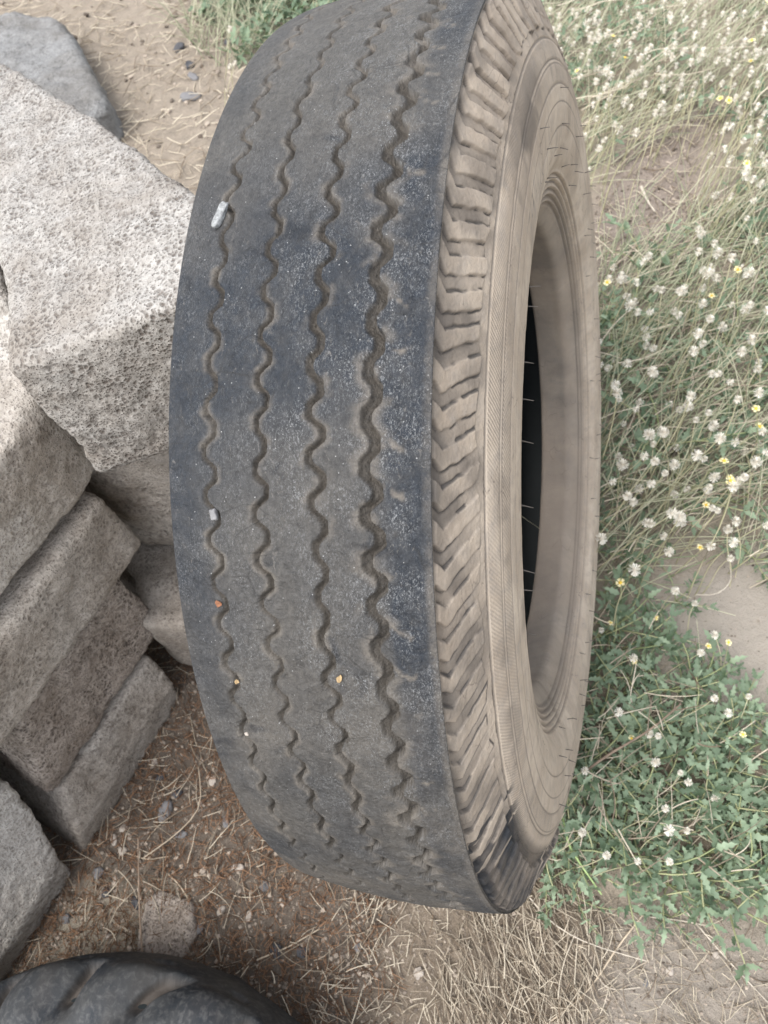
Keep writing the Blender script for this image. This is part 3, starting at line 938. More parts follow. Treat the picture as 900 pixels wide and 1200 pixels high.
def h_low(PH, a, r, s, tot):
    # rounded shoulder blocks parted by slanting slots full of dust
    mid = np.abs(s - tot / 2)
    t = (s - tot / 2) / (tot / 2)
    u = (21 * PH / (2 * np.pi) - 0.8 * t + 0.08 * uvn(PH, s, 20, 51)) % 1.0
    d = np.abs(u - 0.5)
    slot = sstep(0.12, 0.06, d) * sstep(0.40, 0.50, np.abs(t)) * sstep(0.90, 0.78, np.abs(t))
    swell = 0.009 * np.cos((u - 0.5) * 2 * np.pi) * sstep(0.35, 0.6, np.abs(t)) * sstep(1.0, 0.85, np.abs(t))
    h = -0.0125 * slot - swell + 0.0012 * uvf(PH, s, 30, 52)
    u2 = (21 * PH / (2 * np.pi) + 0.3) % 1.0
    hole = sstep(0.16, 0.08, np.hypot((u2 - 0.5) * 1.1, (np.abs(t) - 0.30) * 1.8)) 
    h = h - 0.006 * hole
    return h * sstep(1.0, 0.97, np.abs(t)), {'dirt': np.clip(0.9 * slot + 0.5 * hole + 0.15 * sstep(0.1, 0.5, uvf(PH, s, 25, 53)), 0, 1)}
def h_flat0(PH, a, r, s, tot):
    return 0.0004 * uvf(PH, s, 60, 54), {'dirt': 0.25 * sstep(-0.1, 0.5, uvf(PH, s, 20, 55))}
T_tr = [(-0.255, 0.80), (-0.246, 0.87), (-0.225, 0.93), (-0.18, 0.975), (-0.09, 0.995), (0, 1.0), (0.09, 0.995), (0.18, 0.975), (0.225, 0.93), (0.246, 0.87), (0.255, 0.80)]
T_sw = [(0.255, 0.80), (0.262, 0.75), (0.25, 0.68), (0.235, 0.645)]
T_bd = [(0.235, 0.645), (0.215, 0.61), (0.19, 0.575), (0.155, 0.565), (0.11, 0.57), (0.10, 0.60), (0.14, 0.66)]
ring_flat('tread', T_tr, 130, M_low, h_low, low)
ring_flat('sidewall', T_sw, 20, M_low, h_flat0, low)
ring_flat('bead', T_bd, 20, M_low, h_flat0, low)
ring_flat('inner_liner', [(0.14, 0.66), (0.2, 0.76), (0.2, 0.85), (0.14, 0.92), (0, 0.95), (-0.14, 0.92), (-0.2, 0.85), (-0.2, 0.76), (-0.14, 0.66)], 30, M_liner, h_flat0, low)
ring_flat('sidewall', [(-x, y) for x, y in T_sw[::-1]], 20, M_low, h_flat0, low)
ring_flat('bead', [(-x, y) for x, y in T_bd[::-1]], 20, M_low, h_flat0, low)
for o in low.children:
    o.location.z = 0.0

# ------------------------------------------------------------------ pebbles and gravel
def pebble_mesh(name, r, seed, sub=3, sq=0.65, amp=0.3):
    bm = bmesh.new()
    bmesh.ops.create_icosphere(bm, subdivisions=sub, radius=1.0)
    me = bpy.data.meshes.new(name)
    bm.to_mesh(me)
    bm.free()
    n = len(me.vertices)
    co = np.empty(n * 3, np.float32)
    me.vertices.foreach_get('co', co)
    co = co.reshape(-1, 3).astype(float)
    co = co * (1 + amp * fbm(co, 1.1, 2, seed))[:, None] * np.array([1.0, 0.75, sq]) * r
    me.vertices.foreach_set('co', co.astype(np.float32).ravel())
    me.polygons.foreach_set('use_smooth', np.ones(len(me.polygons), bool))
    return me
M_peb = [mat_plain('pale_pebble', (0.40, 0.35, 0.30), 0.3, 0.85, 90, bump=0.001), mat_plain('grey_pebble', (0.17, 0.165, 0.165), 0.3, 0.85, 90, bump=0.001),
         mat_plain('dark_pebble', (0.075, 0.075, 0.08), 0.3, 0.8, 90, bump=0.001), mat_plain('white_pebble', (0.62, 0.61, 0.58), 0.12, 0.7, 120, bump=0.0008)]
pm = {(k, c): pebble_mesh('pebble', 1.0, 10 + k, 3, 0.55, 0.75) for k in range(3) for c in range(3)}
PEBS = [(-0.523, -0.438, .0085, 0), (-0.516, -0.469, .0095, 0), (-0.535, -0.455, .0075, 0), (-0.509, -0.330, .008, 0), (-0.409, -0.381, .007, 0), (-0.323, -0.459, .010, 0),
        (-0.277, -0.477, .009, 1), (-0.523, -0.530, .011, 2), (-0.470, -0.535, .009, 2), (-0.237, -0.556, .011, 2), (-0.545, -0.505, .010, 1), (-0.465, -0.400, .013, 1),
        (-0.455, -0.372, .012, 2), (-0.49, -0.352, .011, 2), (-0.430, -0.43, .010, 1), (-0.400, -0.345, .008, 0), (-0.36, -0.55, .009, 1), (-0.335, -0.52, .008, 0),
        (-0.575, -0.575, .008, 1), (-0.50, -0.585, .007, 0), (-0.29, -0.52, .007, 0), (-0.20, -0.55, .008, 2), (-0.12, -0.53, .009, 1), (-0.36, -0.40, .008, 1),
        (-0.03, -0.545, .008, 0), (0.30, -0.48, .006, 0), (0.27, -0.50, .005, 1), (0.36, -0.45, .006, 0), (-1.02, 1.52, .022, 2), (-0.98, 1.38, .022, 1), (-1.08, 1.60, .018, 2), (-0.93, 1.62, .018, 2), (-1.0, 1.47, .016, 1)]
for k, (x, y, r, c) in enumerate(PEBS):
    me = pm[(k % 3, c)]
    o = obj('pebble', me, M_peb[c])
    o.scale = (r * random.uniform(.8, 1.2),) * 3
    o.location = (x, y, gz(x, y) + r * 0.12)
    o.rotation_euler = (0, 0, random.uniform(0, 6.3))
    if y > 0.5:
        tag(o, 'dark grey pebble lying on the pale straw at the top left', 'pebble', 'dark pebbles on the far straw')
    elif x > 0.2:
        tag(o, 'small crumb of stone on the bare soil at the bottom right', 'pebble', 'stone crumbs on bare soil')
    else:
        tag(o, ('small pale tan pebble', 'small grey pebble', 'small dark bluish pebble')[c] + ' on the brown soil between the tyres', 'pebble', ('pale pebbles', 'grey pebbles', 'dark pebbles')[c] + ' on the brown soil')
# the white sliver caught in the groove and the crumbs below it
def stuck(name, deg, a, dims, rotz, mat, label, cat, seed, lift=0.0):
    me = pebble_mesh(name, 1.0, seed, 4, 1.0, 0.35)
    for v in me.vertices:                      # square the pebble off
        p = Vector((v.co.x, v.co.y / 0.75, v.co.z))
        n4 = (abs(p.x) ** 5 + abs(p.y) ** 5 + abs(p.z) ** 5) ** 0.2
        v.co = p / n4 * p.length
    me.transform(Matrix.Diagonal((dims[0], dims[1], dims[2], 1)))
    o = obj(name, me, mat)
    mm = (tyre_frame(deg) @ Matrix.Rotation(rotz, 3, 'Z')).to_4x4()
    mm.translation = tyre_world(a, 1.006, deg, lift)
    o.matrix_world = mm
    return tag(o, label, cat)
stuck('pebble', 78.0, -0.1345, (0.0029, 0.0088, 0.0022), -0.25, mat_plain('chalky_stone', (0.20, 0.203, 0.20), 0.4, 0.9, 420, bump=0.001), 'white sliver of stone wedged in the leftmost groove of the standing tyre', 'pebble', 44, 0.0012)
stuck('pebble', 53.8, -0.1165, (0.0022, 0.0034, 0.0022), 0.2, M_peb[1], 'pale stone crumb stuck in the leftmost groove at mid height', 'pebble', 45, 0.0)
stuck('pebble', 34.0, -0.1195, (0.0012, 0.0012, 0.0012), 0.2, M_peb[0], 'tiny pale speck stuck low in the leftmost groove', 'pebble', 46, 0.0)
M_leaf_dry = mat_plain('dry_leaf', (0.27, 0.19, 0.10), 0.35, 0.8, 300)
M_leaf_red = mat_plain('rust_leaf', (0.17, 0.075, 0.04), 0.35, 0.8, 300)
def chip(deg, a, size, rotz, mat, label, seed):
    r = random.Random(seed)
    n = 7
    V = [(0, 0, 0.0006)] + [(size * r.uniform(.6, 1.1) * math.cos(k * 2 * math.pi / n), size * r.uniform(.4, .8) * math.sin(k * 2 * math.pi / n), r.uniform(-.0004, .0006)) for k in range(n)]
    V2 = [(x, y, z - 0.0004) for x, y, z in V]
    F = [(0, 1 + k, 1 + (k + 1) % n) for k in range(n)]
    F2 = [(0 + n + 1, n + 2 + (k + 1) % n, n + 2 + k) for k in range(n)]
    Fq = [(1 + k, n + 2 + k, n + 2 + (k + 1) % n, 1 + (k + 1) % n) for k in range(n)]
    o = obj('leaf_fragment', mesh_np('leaf_fragment', np.array(V + V2), [np.array(F + F2), np.array(Fq)], smooth=False), mat)
    mm = (tyre_frame(deg) @ Matrix.Rotation(rotz, 3, 'Z')).to_4x4()
    mm.translation = tyre_world(a, 1.009, deg, 0.0006)
    o.matrix_world = mm
    return tag(o, label, 'leaf fragment')
chip(46.6, -0.121, 0.0035, 0.1, M_leaf_red, 'rust red leaf scrap in the leftmost tread groove', 4)
chip(39.6, -0.112, 0.0026, 0.9, M_leaf_dry, 'small tan leaf scrap low in the leftmost tread groove', 5)
chip(40.9, 0.052, 0.0033, 1.2, M_leaf_dry, 'orange tan leaf scrap beside the third tread groove', 6)

ICO = None
def ico1():
    global ICO
    if ICO is None:
        bm = bmesh.new()
        bmesh.ops.create_icosphere(bm, subdivisions=1, radius=1.0)
        ICO = (np.array([v.co[:] for v in bm.verts]), np.array([[v.index for v in f.verts] for f in bm.faces]))
        bm.free()
    return ICO
def scatter(poly, n, r=None, jag=0.08, seed=3):
    P = np.array(poly)
    lo, hi = P.min(0), P.max(0)
    out = []
    while len(out) < n:
        x = rng.uniform(lo[0], hi[0], n * 2)
        y = rng.uniform(lo[1], hi[1], n * 2)
        k = zone(x, y, poly, 0.05, jag, seed) > rng.uniform(0, 1, n * 2)
        out += list(zip(x[k], y[k]))
    return np.array(out[:n])
def gravel():
    g = G()
    V0, F0 = ico1()
    for poly, n, rmin, rmax in ((DARK, 6500, .0009, .0044), (STRAW, 2200, .0009, .0035), (SOIL, 3200, .0008, .0030), (TLS, 1700, .002, .011), (BARE, 900, .0015, .005), (MOSS, 1600, .0009, .0034), (PALE, 420, .0007, .0024)):
        P = scatter(poly, n)
        z = gheight(P[:, 0], P[:, 1])
        for (x, y), zz in zip(P, z):
            r = rmin + (rmax - rmin) * rng.random() ** 3
            V = V0 * (1 + 0.25 * rng.standard_normal((len(V0), 1)) * 0.6) * np.array([1, rng.uniform(.6, 1), rng.uniform(.5, .8)]) * r
            c, s = math.cos(x * 999), math.sin(x * 999)
            V = V @ np.array([[c, s, 0], [-s, c, 0], [0, 0, 1]])
            g.add(V + np.array([x, y, zz + r * 0.3]), F0, rng.random())
    o = obj('gravel', g.mesh('gravel', False), mat_tone('gravel_grains', (0.085, 0.068, 0.055), (0.38, 0.32, 0.26), 0.9, 0.1))
    tag(o, 'fine gravel and soil crumbs scattered over the ground', 'gravel', None, 'stuff')
gravel()

# ------------------------------------------------------------------ straw and needle litter
def straw(name, zones, lo, hi, label, cat, flat=True):
    g = G()
    for poly, n, lmin, lmax, rad, dirm, spread, lift in zones:
        P = scatter(poly, n)
        for x, y in P:
            L = rng.uniform(lmin, lmax)
            a = dirm + spread * rng.standard_normal()
            k = np.linspace(-.5, .5, 5)
            bend = rng.normal(0, 0.2)
            ang = a + bend * k * 2
            px = x + np.cumsum(np.cos(ang)) * L / 5 - np.cos(a) * L / 2
            py = y + np.cumsum(np.sin(ang)) * L / 5 - np.sin(a) * L / 2
            pz = gheight(px, py) + 0.002 + lift * rng.random() + rng.normal(0, 0.10) * L * k
            pz = np.maximum(pz, gheight(px, py) + 0.0004)
            V, F = tube(np.stack([px, py, pz], 1), rad * rng.uniform(.6, 1.3) * np.array([1, 1, .95, .8, .5]), 3)
            g.add(V, F, rng.random())
    o = obj(name, g.mesh(name), mat_tone(name + '_mat', lo, hi, 0.8, 0.15))
    tag(o, label, cat, None, 'stuff')
straw('needle_litter', [(DARK, 9500, .006, .034, .0006, 0.9, 1.3, .009), (MOSS, 150, .015, .05, .0004, 1.2, 1.0, .004)],
      (0.065, 0.035, 0.021), (0.265, 0.155, 0.092), 'reddish brown dry needles littering the dark soil by the stones', 'litter')
straw('straw_litter', [(STRAW, 1100, .008, .05, .0007, 1.9, 1.2, .010), (STRAWD, 850, .03, .10, .0008, 2.0, .5, .018), (SOIL, 1500, .008, .06, .0006, 2.2, 1.1, .010), (DARK, 900, .008, .07, .00065, .7, 1.3, .014),
                       (TLS, 3600, .02, .11, .0012, .6, 1.4, .02), (BARE, 260, .02, .09, .0009, .9, 1.0, .01), (NEARW, 330, .03, .10, .0009, .8, .9, .085), (MIDW, 800, .04, .14, .0010, .75, .6, .10), (FARW, 1100, .05, .18, .0012, .75, .6, .12)],
      (0.15, 0.110, 0.075), (0.56, 0.49, 0.38), 'tangled dry straw lying over the soil and among the weeds', 'litter')
M_straw = mat_plain('pale_straw', (0.40, 0.33, 0.245), 0.18, 0.75, 80)
M_twig = mat_plain('brown_twig', (0.20, 0.15, 0.11), 0.25, 0.8, 80)
M_bone = mat_plain('bleached_twig', (0.43, 0.38, 0.31), 0.25, 0.75, 120)
def stalkline(pts, r, mat, label, cat='straw', name='straw', h0=0.004):
    P = np.array([(p[0], p[1], (p[2] if len(p) > 2 else gz(p[0], p[1]) + h0)) for p in pts])
    t = np.linspace(0, 1, len(P))
    tt = np.linspace(0, 1, 9)
    Q = np.stack([np.interp(tt, t, P[:, k]) for k in range(3)], 1)
    Q[1:-1] = (Q[:-2] + 2 * Q[1:-1] + Q[2:]) / 4
    V, F = tube(Q - Q[0], r * np.linspace(1.0, 0.6, 9), 5)
    g = G()
    g.add(V, F)
    o = obj(name, g.mesh(name), mat)
    o.location = Q[0]
    return tag(o, label, cat)
stalkline([(0.214, 1.006), (0.228, 0.965), (0.245, 0.925)], 0.0035, M_bone, 'short bleached white stick on the bare brown soil', 'stick', 'dry_stick', .01)
stalkline([(0.320, -0.405), (0.372, -0.452), (0.425, -0.496)], 0.0012, M_bone, 'long straight pale straw crossing the soil at the bottom right corner')
stalkline([(0.110, -0.425), (0.142, -0.452), (0.19, -0.468), (0.268, -0.474)], 0.0011, M_bone, 'long curved pale straw just right of the foot of the tyre', h0=.016)
stalkline([(0.268, -0.412), (0.23, -0.465), (0.196, -0.526), (0.140, -0.575)], 0.0015, M_straw, 'long slanting straw crossing the curved one near the bottom', h0=.010)
stalkline([(0.270, -0.420), (0.31, -0.417), (0.352, -0.417)], 0.0012, M_bone, 'thick pale straw lying level below the green weeds')
stalkline([(0.205, -0.495), (0.213, -0.512), (0.23, -0.516), (0.262, -0.506)], 0.0010, M_bone, 'short hooked pale straw on the soil at the bottom')
stalkline([(-0.429, -0.600, 0.005), (-0.448, -0.545, .015), (-0.458, -0.50, .03), (-0.463, -0.448, .06)], 0.0016, M_twig, 'thin dark upright twig behind the lying tyre', 'twig', 'twig')
stalkline([(-0.474, -0.473), (-0.43, -0.43), (-0.400, -0.385), (-0.426, -0.328)], 0.0011, M_straw, 'thin bent tan stem on the dark soil beside the stones', h0=.012)
stalkline([(-0.510, -0.470), (-0.47, -0.474), (-0.435, -0.462)], 0.0012, M_straw, 'short tan stem lying off the corner of the lowest stone')
stalkline([(-0.43, -0.487), (-0.405, -0.50), (-0.375, -0.525)], 0.0012, M_straw, 'short forked looking straw at the middle of the brown soil')
stalkline([(-0.545, -0.622), (-0.547, -0.655)], 0.0013, M_straw, 'tiny straight straw beside the grey stone block foot')
stalkline([(-0.262, -0.572), (-0.22, -0.548), (-0.180, -0.517)], 0.0014, M_straw, 'tan straw slanting over the soil below the standing tyre', h0=.008)
stalkline([(0.160, -0.262, .04), (0.20, -0.225, .06), (0.256, -0.185, .065), (0.300, -0.135, .05)], 0.0022, M_twig, 'brown woody stem lying across the green weeds beside the tyre', 'twig', 'twig')
stalkline([(0.378, 0.105, .02), (0.377, 0.075, .03), (0.355, 0.05, .03), (0.325, 0.052, .02)], 0.0014, M_bone, 'pale curled stem on the smooth bare patch at the right')
stalkline([(0.145, -0.315, .03), (0.158, -0.355, .035), (0.205, -0.405, .02)], 0.0020, mat_plain('pale_green_stem', (0.30, 0.40, 0.17), 0.2, 0.6, 80), 'pale green bare stem arching out from under the tyre', 'shoot', 'green_shoot')

# ------------------------------------------------------------------ weeds
M_leaf = mat_tone('weed_leaf', (0.080, 0.120, 0.075), (0.280, 0.352, 0.236), 0.6, 0.3, (0.17, 0.25, 0.10))
M_stem = mat_tone('weed_stem', (0.20, 0.24, 0.11), (0.42, 0.40, 0.24), 0.7, 0.2)
M_grass = mat_tone('grass_blade', (0.20, 0.26, 0.14), (0.64, 0.60, 0.44), 0.65, 0.2, (0.2, 0.25, 0.1))

def leaf(L, r):
    """toothed, folded leaf along +x from the origin: verts, quads"""
    n = 9
    t = np.linspace(0, 1, n)
    wd = 0.165 * L * np.sin(np.pi * np.clip(t * 0.93 + 0.07, 0, 1) ** 0.85) ** 0.9
    wd *= np.where(np.arange(n) % 2 == 0, 1.30, 0.58)
    wd[0] = 0.02 * L
    wd[1] = 0.07 * L
    wd[-1] = 0.004 * L
    arch = r.uniform(-0.55, 0.25)
    x = t * L
    z = arch * L * t * t + 0.05 * L * np.sin(t * 5 + r.uniform(0, 6))
    fold = r.uniform(0.1, 0.5)
    wl = 0.03 * L * np.sin(t * 9 + r.uniform(0, 6))
    Vc = np.stack([x, 0 * x, z], 1)
    Vl = np.stack([x + .10 * wd, wd, z + fold * wd + wl], 1)
    Vr = np.stack([x + .10 * wd, -wd, z + fold * wd - wl], 1)
    V = np.concatenate([Vl, Vc, Vr])
    i = np.arange(n - 1)
    F = np.concatenate([np.stack([i, i + n, i + n + 1, i + 1], 1), np.stack([i + n, i + 2 * n, i + 2 * n + 1, i + n + 1], 1)])
    return V, F
def place(V, az, el, roll, p):
    R = Matrix.Rotation(az, 3, 'Z') @ Matrix.Rotation(-el, 3, 'Y') @ Matrix.Rotation(roll, 3, 'X')
    return V @ np.array(R).T + np.asarray(p)

def weed_meshes(seed, nst=5, hmax=0.07, spread=0.09):
    r = random.Random(seed)
    gl, gs = G(), G()
    for k in range(nst):
        az = k * 2 * math.pi / nst + r.uniform(-.5, .5)
        L = spread * r.uniform(.6, 1.15)
        H = hmax * r.uniform(.4, 1.0)
        t = np.linspace(0, 1, 6)
        P = np.stack([np.cos(az + .4 * t) * L * t, np.sin(az + .4 * t) * L * t, H * np.sin(t * 1.6) + 0.003], 1)
        V, F = tube(P, np.linspace(.0016, .0008, 6), 4)
        gs.add(V, F, r.uniform(.1, .7))
        for j in range(1, 6):
            for sgn in (-1, 1):
                if r.random() < .12:
                    continue
                V, F = leaf(r.uniform(.013, .030), r)
                gl.add(place(V, az + .4 + sgn * r.uniform(.4, 1.6), r.uniform(-.3, 1.0), r.uniform(-.9, .9), P[j]), F, np.clip(r.gauss(.45, .28), 0, 1))
        V, F = leaf(r.uniform(.018, .030), r)
        gl.add(place(V, az + .4, r.uniform(.1, .8), 0, P[5]), F, np.clip(r.gauss(.6, .25), 0, 1))
    return gl.mesh('foliage'), gs.mesh('stem')
WV = [weed_meshes(100 + k) for k in range(7)]

def weed(x, y, sc, k, label, group):
    t = thing('weed_plant', label, 'weed', (x, y, gz(x, y) - 0.002), (0, 0, random.uniform(0, 6.28)), group)
    t.scale = (sc, sc, sc * random.uniform(.8, 1.25))
    fm, sm = WV[k % len(WV)]
    obj('foliage', fm, M_leaf, t)
    obj('stem', sm, M_stem, t)
nw = 0
pts = []
def spaced(poly, n, dmin, jag=0.05):
    out = []
    tries = 0
    for x, y in scatter(poly, n * 12, jag=jag):
        if all((x - a) ** 2 + (y - b) ** 2 > dmin * dmin for a, b in out):
            out.append((x, y))
        if len(out) >= n:
            break
    return out
for x, y in spaced(NEARW, 62, 0.036):
    weed(x, y, random.uniform(.75, 1.1), nw, 'low leafy green weed in the dense patch beside the foot of the tyre', 'weeds in the dense patch beside the tyre')
    nw += 1
for x, y in spaced(MIDW, 40, 0.08):
    weed(x, y, random.uniform(.8, 1.3), nw, 'sparse leafy green weed under the straw coloured stalks right of the tyre', 'weeds under the pale flower stalks')
    nw += 1
for x, y in ((0.285, -0.02), (0.31, -0.10), (0.345, -0.055), (0.40, -0.125), (0.30, 0.05), (0.45, -0.13), (0.36, -0.13)):
    weed(x, y, random.uniform(.5, .8), nw, 'small green weed at the edge of the smooth bare patch', 'weeds edging the bare patch')
    nw += 1
for x, y in ((0.302, -0.415), (0.175, -0.412), (0.36, -0.385)):
    weed(x, y, random.uniform(.35, .55), nw, 'small green seedling weed on the straw below the dense patch', 'seedlings on the straw')
    nw += 1

def cover():
    g = G()
    r = random.Random(8)
    for poly, n, lmin, lmax, hmax in ((FARW, 5200, .016, .036, .10), (MIDW, 2300, .014, .030, .05), (TLG, 2600, .02, .05, .10), (NEARW, 500, .02, .035, .03)):
        P = scatter(poly, n, jag=0.12)
        clump = fbm(np.c_[P, 0 * P[:, :1]], 5, 3, 61)
        z = gheight(P[:, 0], P[:, 1])
        for (x, y), zz, cl in zip(P, z, clump):
            if cl < -0.12 + 0.25 * (r.random() - .5):
                continue
            V, F = leaf(r.uniform(lmin, lmax), r)
            g.add(place(V, r.uniform(0, 6.28), r.uniform(-.3, 1.0), r.uniform(-.6, .6), (x, y, zz + hmax * r.random() * (0.6 + cl))), F, np.clip(r.gauss(.45, .28), 0, 1))
    o = obj('ground_cover', g.mesh('ground_cover'), M_leaf)
    tag(o, 'low green leaf cover spreading among the pale stalks behind the tyre', 'ground cover', None, 'stuff')
cover()
def grass():
    g = G()
    r = random.Random(9)
    for poly, n, lmin, lmax, az0 in ((FARW, 3900, .10, .26, 0.75), (MIDW, 2000, .08, .22, 0.75), (TLG, 1300, .10, .26, 1.5), (NEARW, 60, .06, .12, .7)):
        P = scatter(poly, n, jag=0.12)
        z = gheight(P[:, 0], P[:, 1])
        for (x, y), zz in zip(P, z):
            L = r.uniform(lmin, lmax)
            az = az0 + r.gauss(0, .8)
            lean = r.uniform(.3, 1.25)
            t = np.linspace(0, 1, 6)
            el = lean + 0.6 * t
            dx = np.concatenate([[0], np.cumsum(np.sin(el[:-1]))]) * L / 5
            dz = np.concatenate([[0], np.cumsum(np.cos(el[:-1]))]) * L / 5
            dz = np.maximum(dz, 0.002)
            Pp = np.stack([x + np.cos(az) * dx, y + np.sin(az) * dx, zz + dz], 1)
            V, F = tube(Pp, r.uniform(.0008, .0016) * np.linspace(1, .45, 6), 3)
            g.add(V, F, np.clip(r.gauss(.62, .3), 0, 1))
    o = obj('wild_grass', g.mesh('wild_grass'), M_grass)
    tag(o, 'thin leaning stalks and blades of half dry wild grass', 'grass', None, 'stuff')
grass()

# ------------------------------------------------------------------ seed heads and small yellow flowers
M_puff = mat_tone('seed_fluff', (0.60, 0.54, 0.44), (0.88, 0.85, 0.77), 0.85, 0.1, (0.7, 0.66, 0.58))
M_stalk = mat_tone('flower_stalk', (0.22, 0.235, 0.12), (0.48, 0.43, 0.29), 0.75, 0.15)
M_petal = mat_tone('petal', (0.55, 0.45, 0.16), (0.68, 0.62, 0.38), 0.7, 0.2)
M_disc = mat_plain('flower_disc', (0.62, 0.42, 0.06), 0.25, 0.8, 400)

def stalk_path(r, H, leanmax):
    az = 0.9 + r.gauss(0, .55)
    lean = r.uniform(.05, leanmax)
    t = np.linspace(0, 1, 8)
    el = lean * (0.3 + t) + .25 * np.sin(t * 4 + r.uniform(0, 6)) * .4
    dx = np.concatenate([[0], np.cumsum(np.sin(el[:-1]))]) * H / 7
    dz = np.concatenate([[0], np.cumsum(np.cos(el[:-1]))]) * H / 7
    wob = .006 * np.sin(t * 5 + r.uniform(0, 6)) * t
    return np.stack([np.cos(az) * dx - np.sin(az) * wob, np.sin(az) * dx + np.cos(az) * wob, dz], 1)

def puff(r, R, full):
    g = G()
    V0, F0 = ico1()
    g.add(V0 * R * .33, F0, 0.1)
    n = int(125 * full)
    for k in range(n):
        z = r.uniform(-.75, 1)
        a = r.uniform(0, 6.28)
        q = math.sqrt(1 - z * z)
        d = np.array([q * math.cos(a), q * math.sin(a), z])
        d /= np.linalg.norm(d)
        side = np.cross(d, (0.3, 0.5, 0.8))
        side /= np.linalg.norm(side)
        L = R * r.uniform(.75, 1.12)
        wd = R * .085
        p0 = d * R * .25
        p1 = d * L
        V = np.array([p0 - side * wd * .4, p0 + side * wd * .4, p1 + side * wd, p1 - side * wd])
        g.add(V, [[0, 1, 2, 3]], r.uniform(.35, 1.0))
    return g

STALKS = []
for k in range(12):
    r = random.Random(300 + k)
    H = r.uniform(.09, .24)
    P = stalk_path(r, H, 1.0)
    V, F = tube(P, np.linspace(.0011, .0007, 8), 4)
    gs = G()
    gs.add(V, F, r.uniform(.25, 1.0))
    gp = puff(r, r.uniform(.0052, .0090), (1.0, 1.0, .55, .9)[k % 4])
    STALKS.append((gs.mesh('stalk'), gp.mesh('seed_head', False), P[-1]))
YEL = []
for k in range(5):
    r = random.Random(400 + k)
    P = stalk_path(r, r.uniform(.09, .20), .8)
    V, F = tube(P, np.linspace(.0011, .0007, 8), 4)
    gs = G()
    gs.add(V, F, r.uniform(.0, .5))
    gp = G()
    for j in range(5):
        a0 = j * 2 * math.pi / 5 + .2
        n = 5
        V = [(.0022, 0, 0)]
        V = np.array([(.0018, -.0012, .0004), (.0018, .0012, .0004), (.0062, .0030, .0016), (.0071, .0, .0010), (.0062, -.0030, .0016)])
        c, s = math.cos(a0), math.sin(a0)
        V = V @ np.array([[c, s, 0], [-s, c, 0], [0, 0, 1]])
        gp.add(V, [[0, 1, 2, 3], [0, 3, 3, 4]][:1], r.uniform(.2, 1))
        gp.add(V, [[0, 3, 4]], r.uniform(.2, 1))
    gd = G()
    V0, F0 = ico1()
    gd.add(V0 * np.array([.0033, .0033, .0022]) + np.array([0, 0, .001]), F0)
    YEL.append((gs.mesh('stalk'), gp.mesh('petals', False), gd.mesh('disc'), P[-1]))

def seat(x, y, tip, sc, rz):
    """base of a stalk whose head, at its own height, hangs over the line from the path to ground point x, y"""
    c, q = math.cos(rz), math.sin(rz)
    tx, ty = (tip[0] * c - tip[1] * q) * sc, (tip[0] * q + tip[1] * c) * sc
    f = tip[2] * sc / CAM.z
    return x + (CAM.x - x) * f - tx, y + (CAM.y - y) * f - ty
def white(x, y, k, label, group, sc=1.0):
    sm, pm_, tip = STALKS[k % len(STALKS)]
    rz = random.uniform(-.6, .6)
    x, y = seat(x, y, tip, sc, rz)
    t = thing('seed_head_stalk', label, 'seed head', (x, y, gz(x, y) - 0.002), (0, 0, rz), group)
    t.scale = (sc,) * 3
    obj('stalk', sm, M_stalk, t)
    h = obj('seed_head', pm_, M_puff, t)
    h.location = tip
def yellow(x, y, k, label, group, sc=1.0):
    sm, pm_, dm, tip = YEL[k % len(YEL)]
    rz = random.uniform(-.8, .8)
    x, y = seat(x, y, tip, sc, rz)
    t = thing('yellow_flower', label, 'flower', (x, y, gz(x, y) - 0.002), (0, 0, rz), group)
    t.scale = (sc,) * 3
    obj('stalk', sm, M_stalk, t)
    h = obj('petals', pm_, M_petal, t)
    h.location = tip
    h.rotation_euler = (random.uniform(-.4, .4), random.uniform(-.4, .4), 0)
    d = obj('disc', dm, M_disc, h)
FARV = [(-0.06, 1.72), (0.0, 1.35), (0.08, 1.08), (0.24, 1.28), (0.38, 1.30), (0.39, 0.95), (0.47, 0.90), (0.50, 1.68)]
MIDV = [(0.20, 0.06), (0.15, 0.45), (0.13, 0.76), (0.29, 0.82), (0.47, 0.92), (0.45, 0.13), (0.30, 0.13)]
k = 0
FARP = sorted(scatter(FARV, 240, jag=.02).tolist(), key=lambda p: p[1])
for x, y in FARP[:105]:
    white(x, y, k, 'white fluffy seed head on a thin stalk in the weeds behind the tyre', 'white seed heads behind the tyre', random.uniform(.85, 1.2)); k += 1
for x, y in scatter(MIDV, 140, jag=.02):
    white(x, y, k, 'white fluffy seed head on a straw coloured stalk right of the tyre', 'white seed heads right of the tyre', random.uniform(.85, 1.2)); k += 1
for x, y in scatter(NEARW, 26, jag=.03):
    white(x, y, k, 'scattered white seed head over the dense green patch near the tyre foot', 'white seed heads over the dense green patch', random.uniform(.6, .9)); k += 1
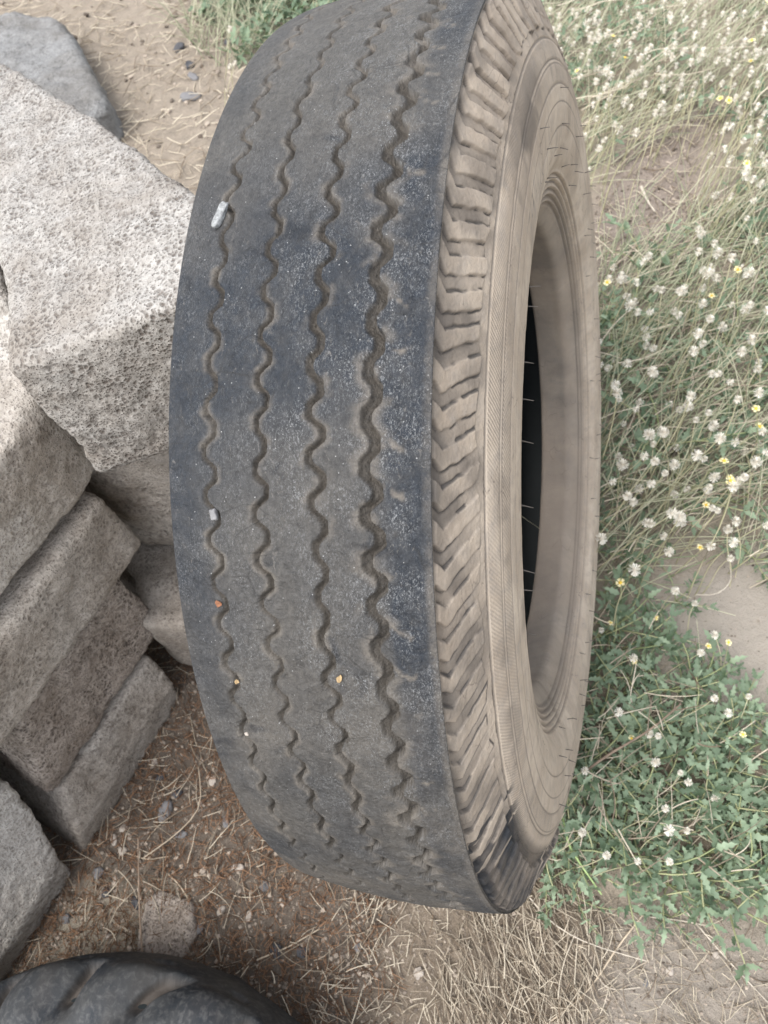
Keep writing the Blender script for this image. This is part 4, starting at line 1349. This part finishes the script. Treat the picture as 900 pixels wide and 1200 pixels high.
for x, y in ((0.34, -.03), (0.36, 0.0), (0.33, 0.05), (0.38, -.12), (0.36, -.10), (0.41, -.09), (0.30, 0.07)):
    white(x, y, k, 'white starry seed head standing over the smooth bare patch', 'white seed heads over the bare patch', .75); k += 1
for x, y in scatter(TLG, 16, jag=.03):
    white(x, y, k, 'white seed head in the grass left of the top of the tyre', 'white seed heads in the top left grass', random.uniform(.9, 1.3)); k += 1
for x, y in scatter(FARV, 9, jag=.03):
    yellow(x, y, k, 'small yellow flower among the white heads behind the tyre', 'yellow flowers behind the tyre', random.uniform(.8, 1.1)); k += 1
for x, y in scatter(MIDV, 11, jag=.03):
    yellow(x, y, k, 'small yellow flower among the white heads right of the tyre', 'yellow flowers right of the tyre', random.uniform(.8, 1.1)); k += 1
for x, y in ((0.27, 0.02), (0.24, -.06), (0.35, -.02), (0.38, -.01), (0.24, -.18), (0.20, 0.0), (0.40, -.15)):
    yellow(x, y, k, 'small yellow flower beside the smooth bare patch', 'yellow flowers beside the bare patch', .68); k += 1

# the farthest of the many heads, past the three hundred nearest ones
g = G()
for x, y in FARP[105:]:
    kk = random.randrange(len(STALKS))
    sm, pm_, tip = STALKS[kk]
    sc, rz = random.uniform(.85, 1.2), random.uniform(-.6, .6)
    bx, by = seat(x, y, tip, sc, rz)
    c, q_ = math.cos(rz) * sc, math.sin(rz) * sc
    Rm = np.array([[c, q_, 0], [-q_, c, 0], [0, 0, sc]])
    n = len(pm_.vertices)
    V = np.empty(n * 3, np.float32)
    pm_.vertices.foreach_get('co', V)
    V = (V.reshape(-1, 3) + np.array(tip)) @ Rm + np.array([bx, by, gz(bx, by) - .002])
    T = np.array([p.vertices[:] for p in pm_.polygons if len(p.vertices) == 3])
    Q = np.array([p.vertices[:] for p in pm_.polygons if len(p.vertices) == 4])
    tn = np.empty(n, np.float32)
    pm_.attributes['tone'].data.foreach_get('value', tn)
    off = g.n
    g.add(V, Q, tn)
    g.T.append(T + off)
o = obj('distant_seed_heads', g.mesh('distant_seed_heads', False), M_puff)
tag(o, 'the farthest white seed heads at the top of the weedy patch', 'seed heads', None, 'stuff')
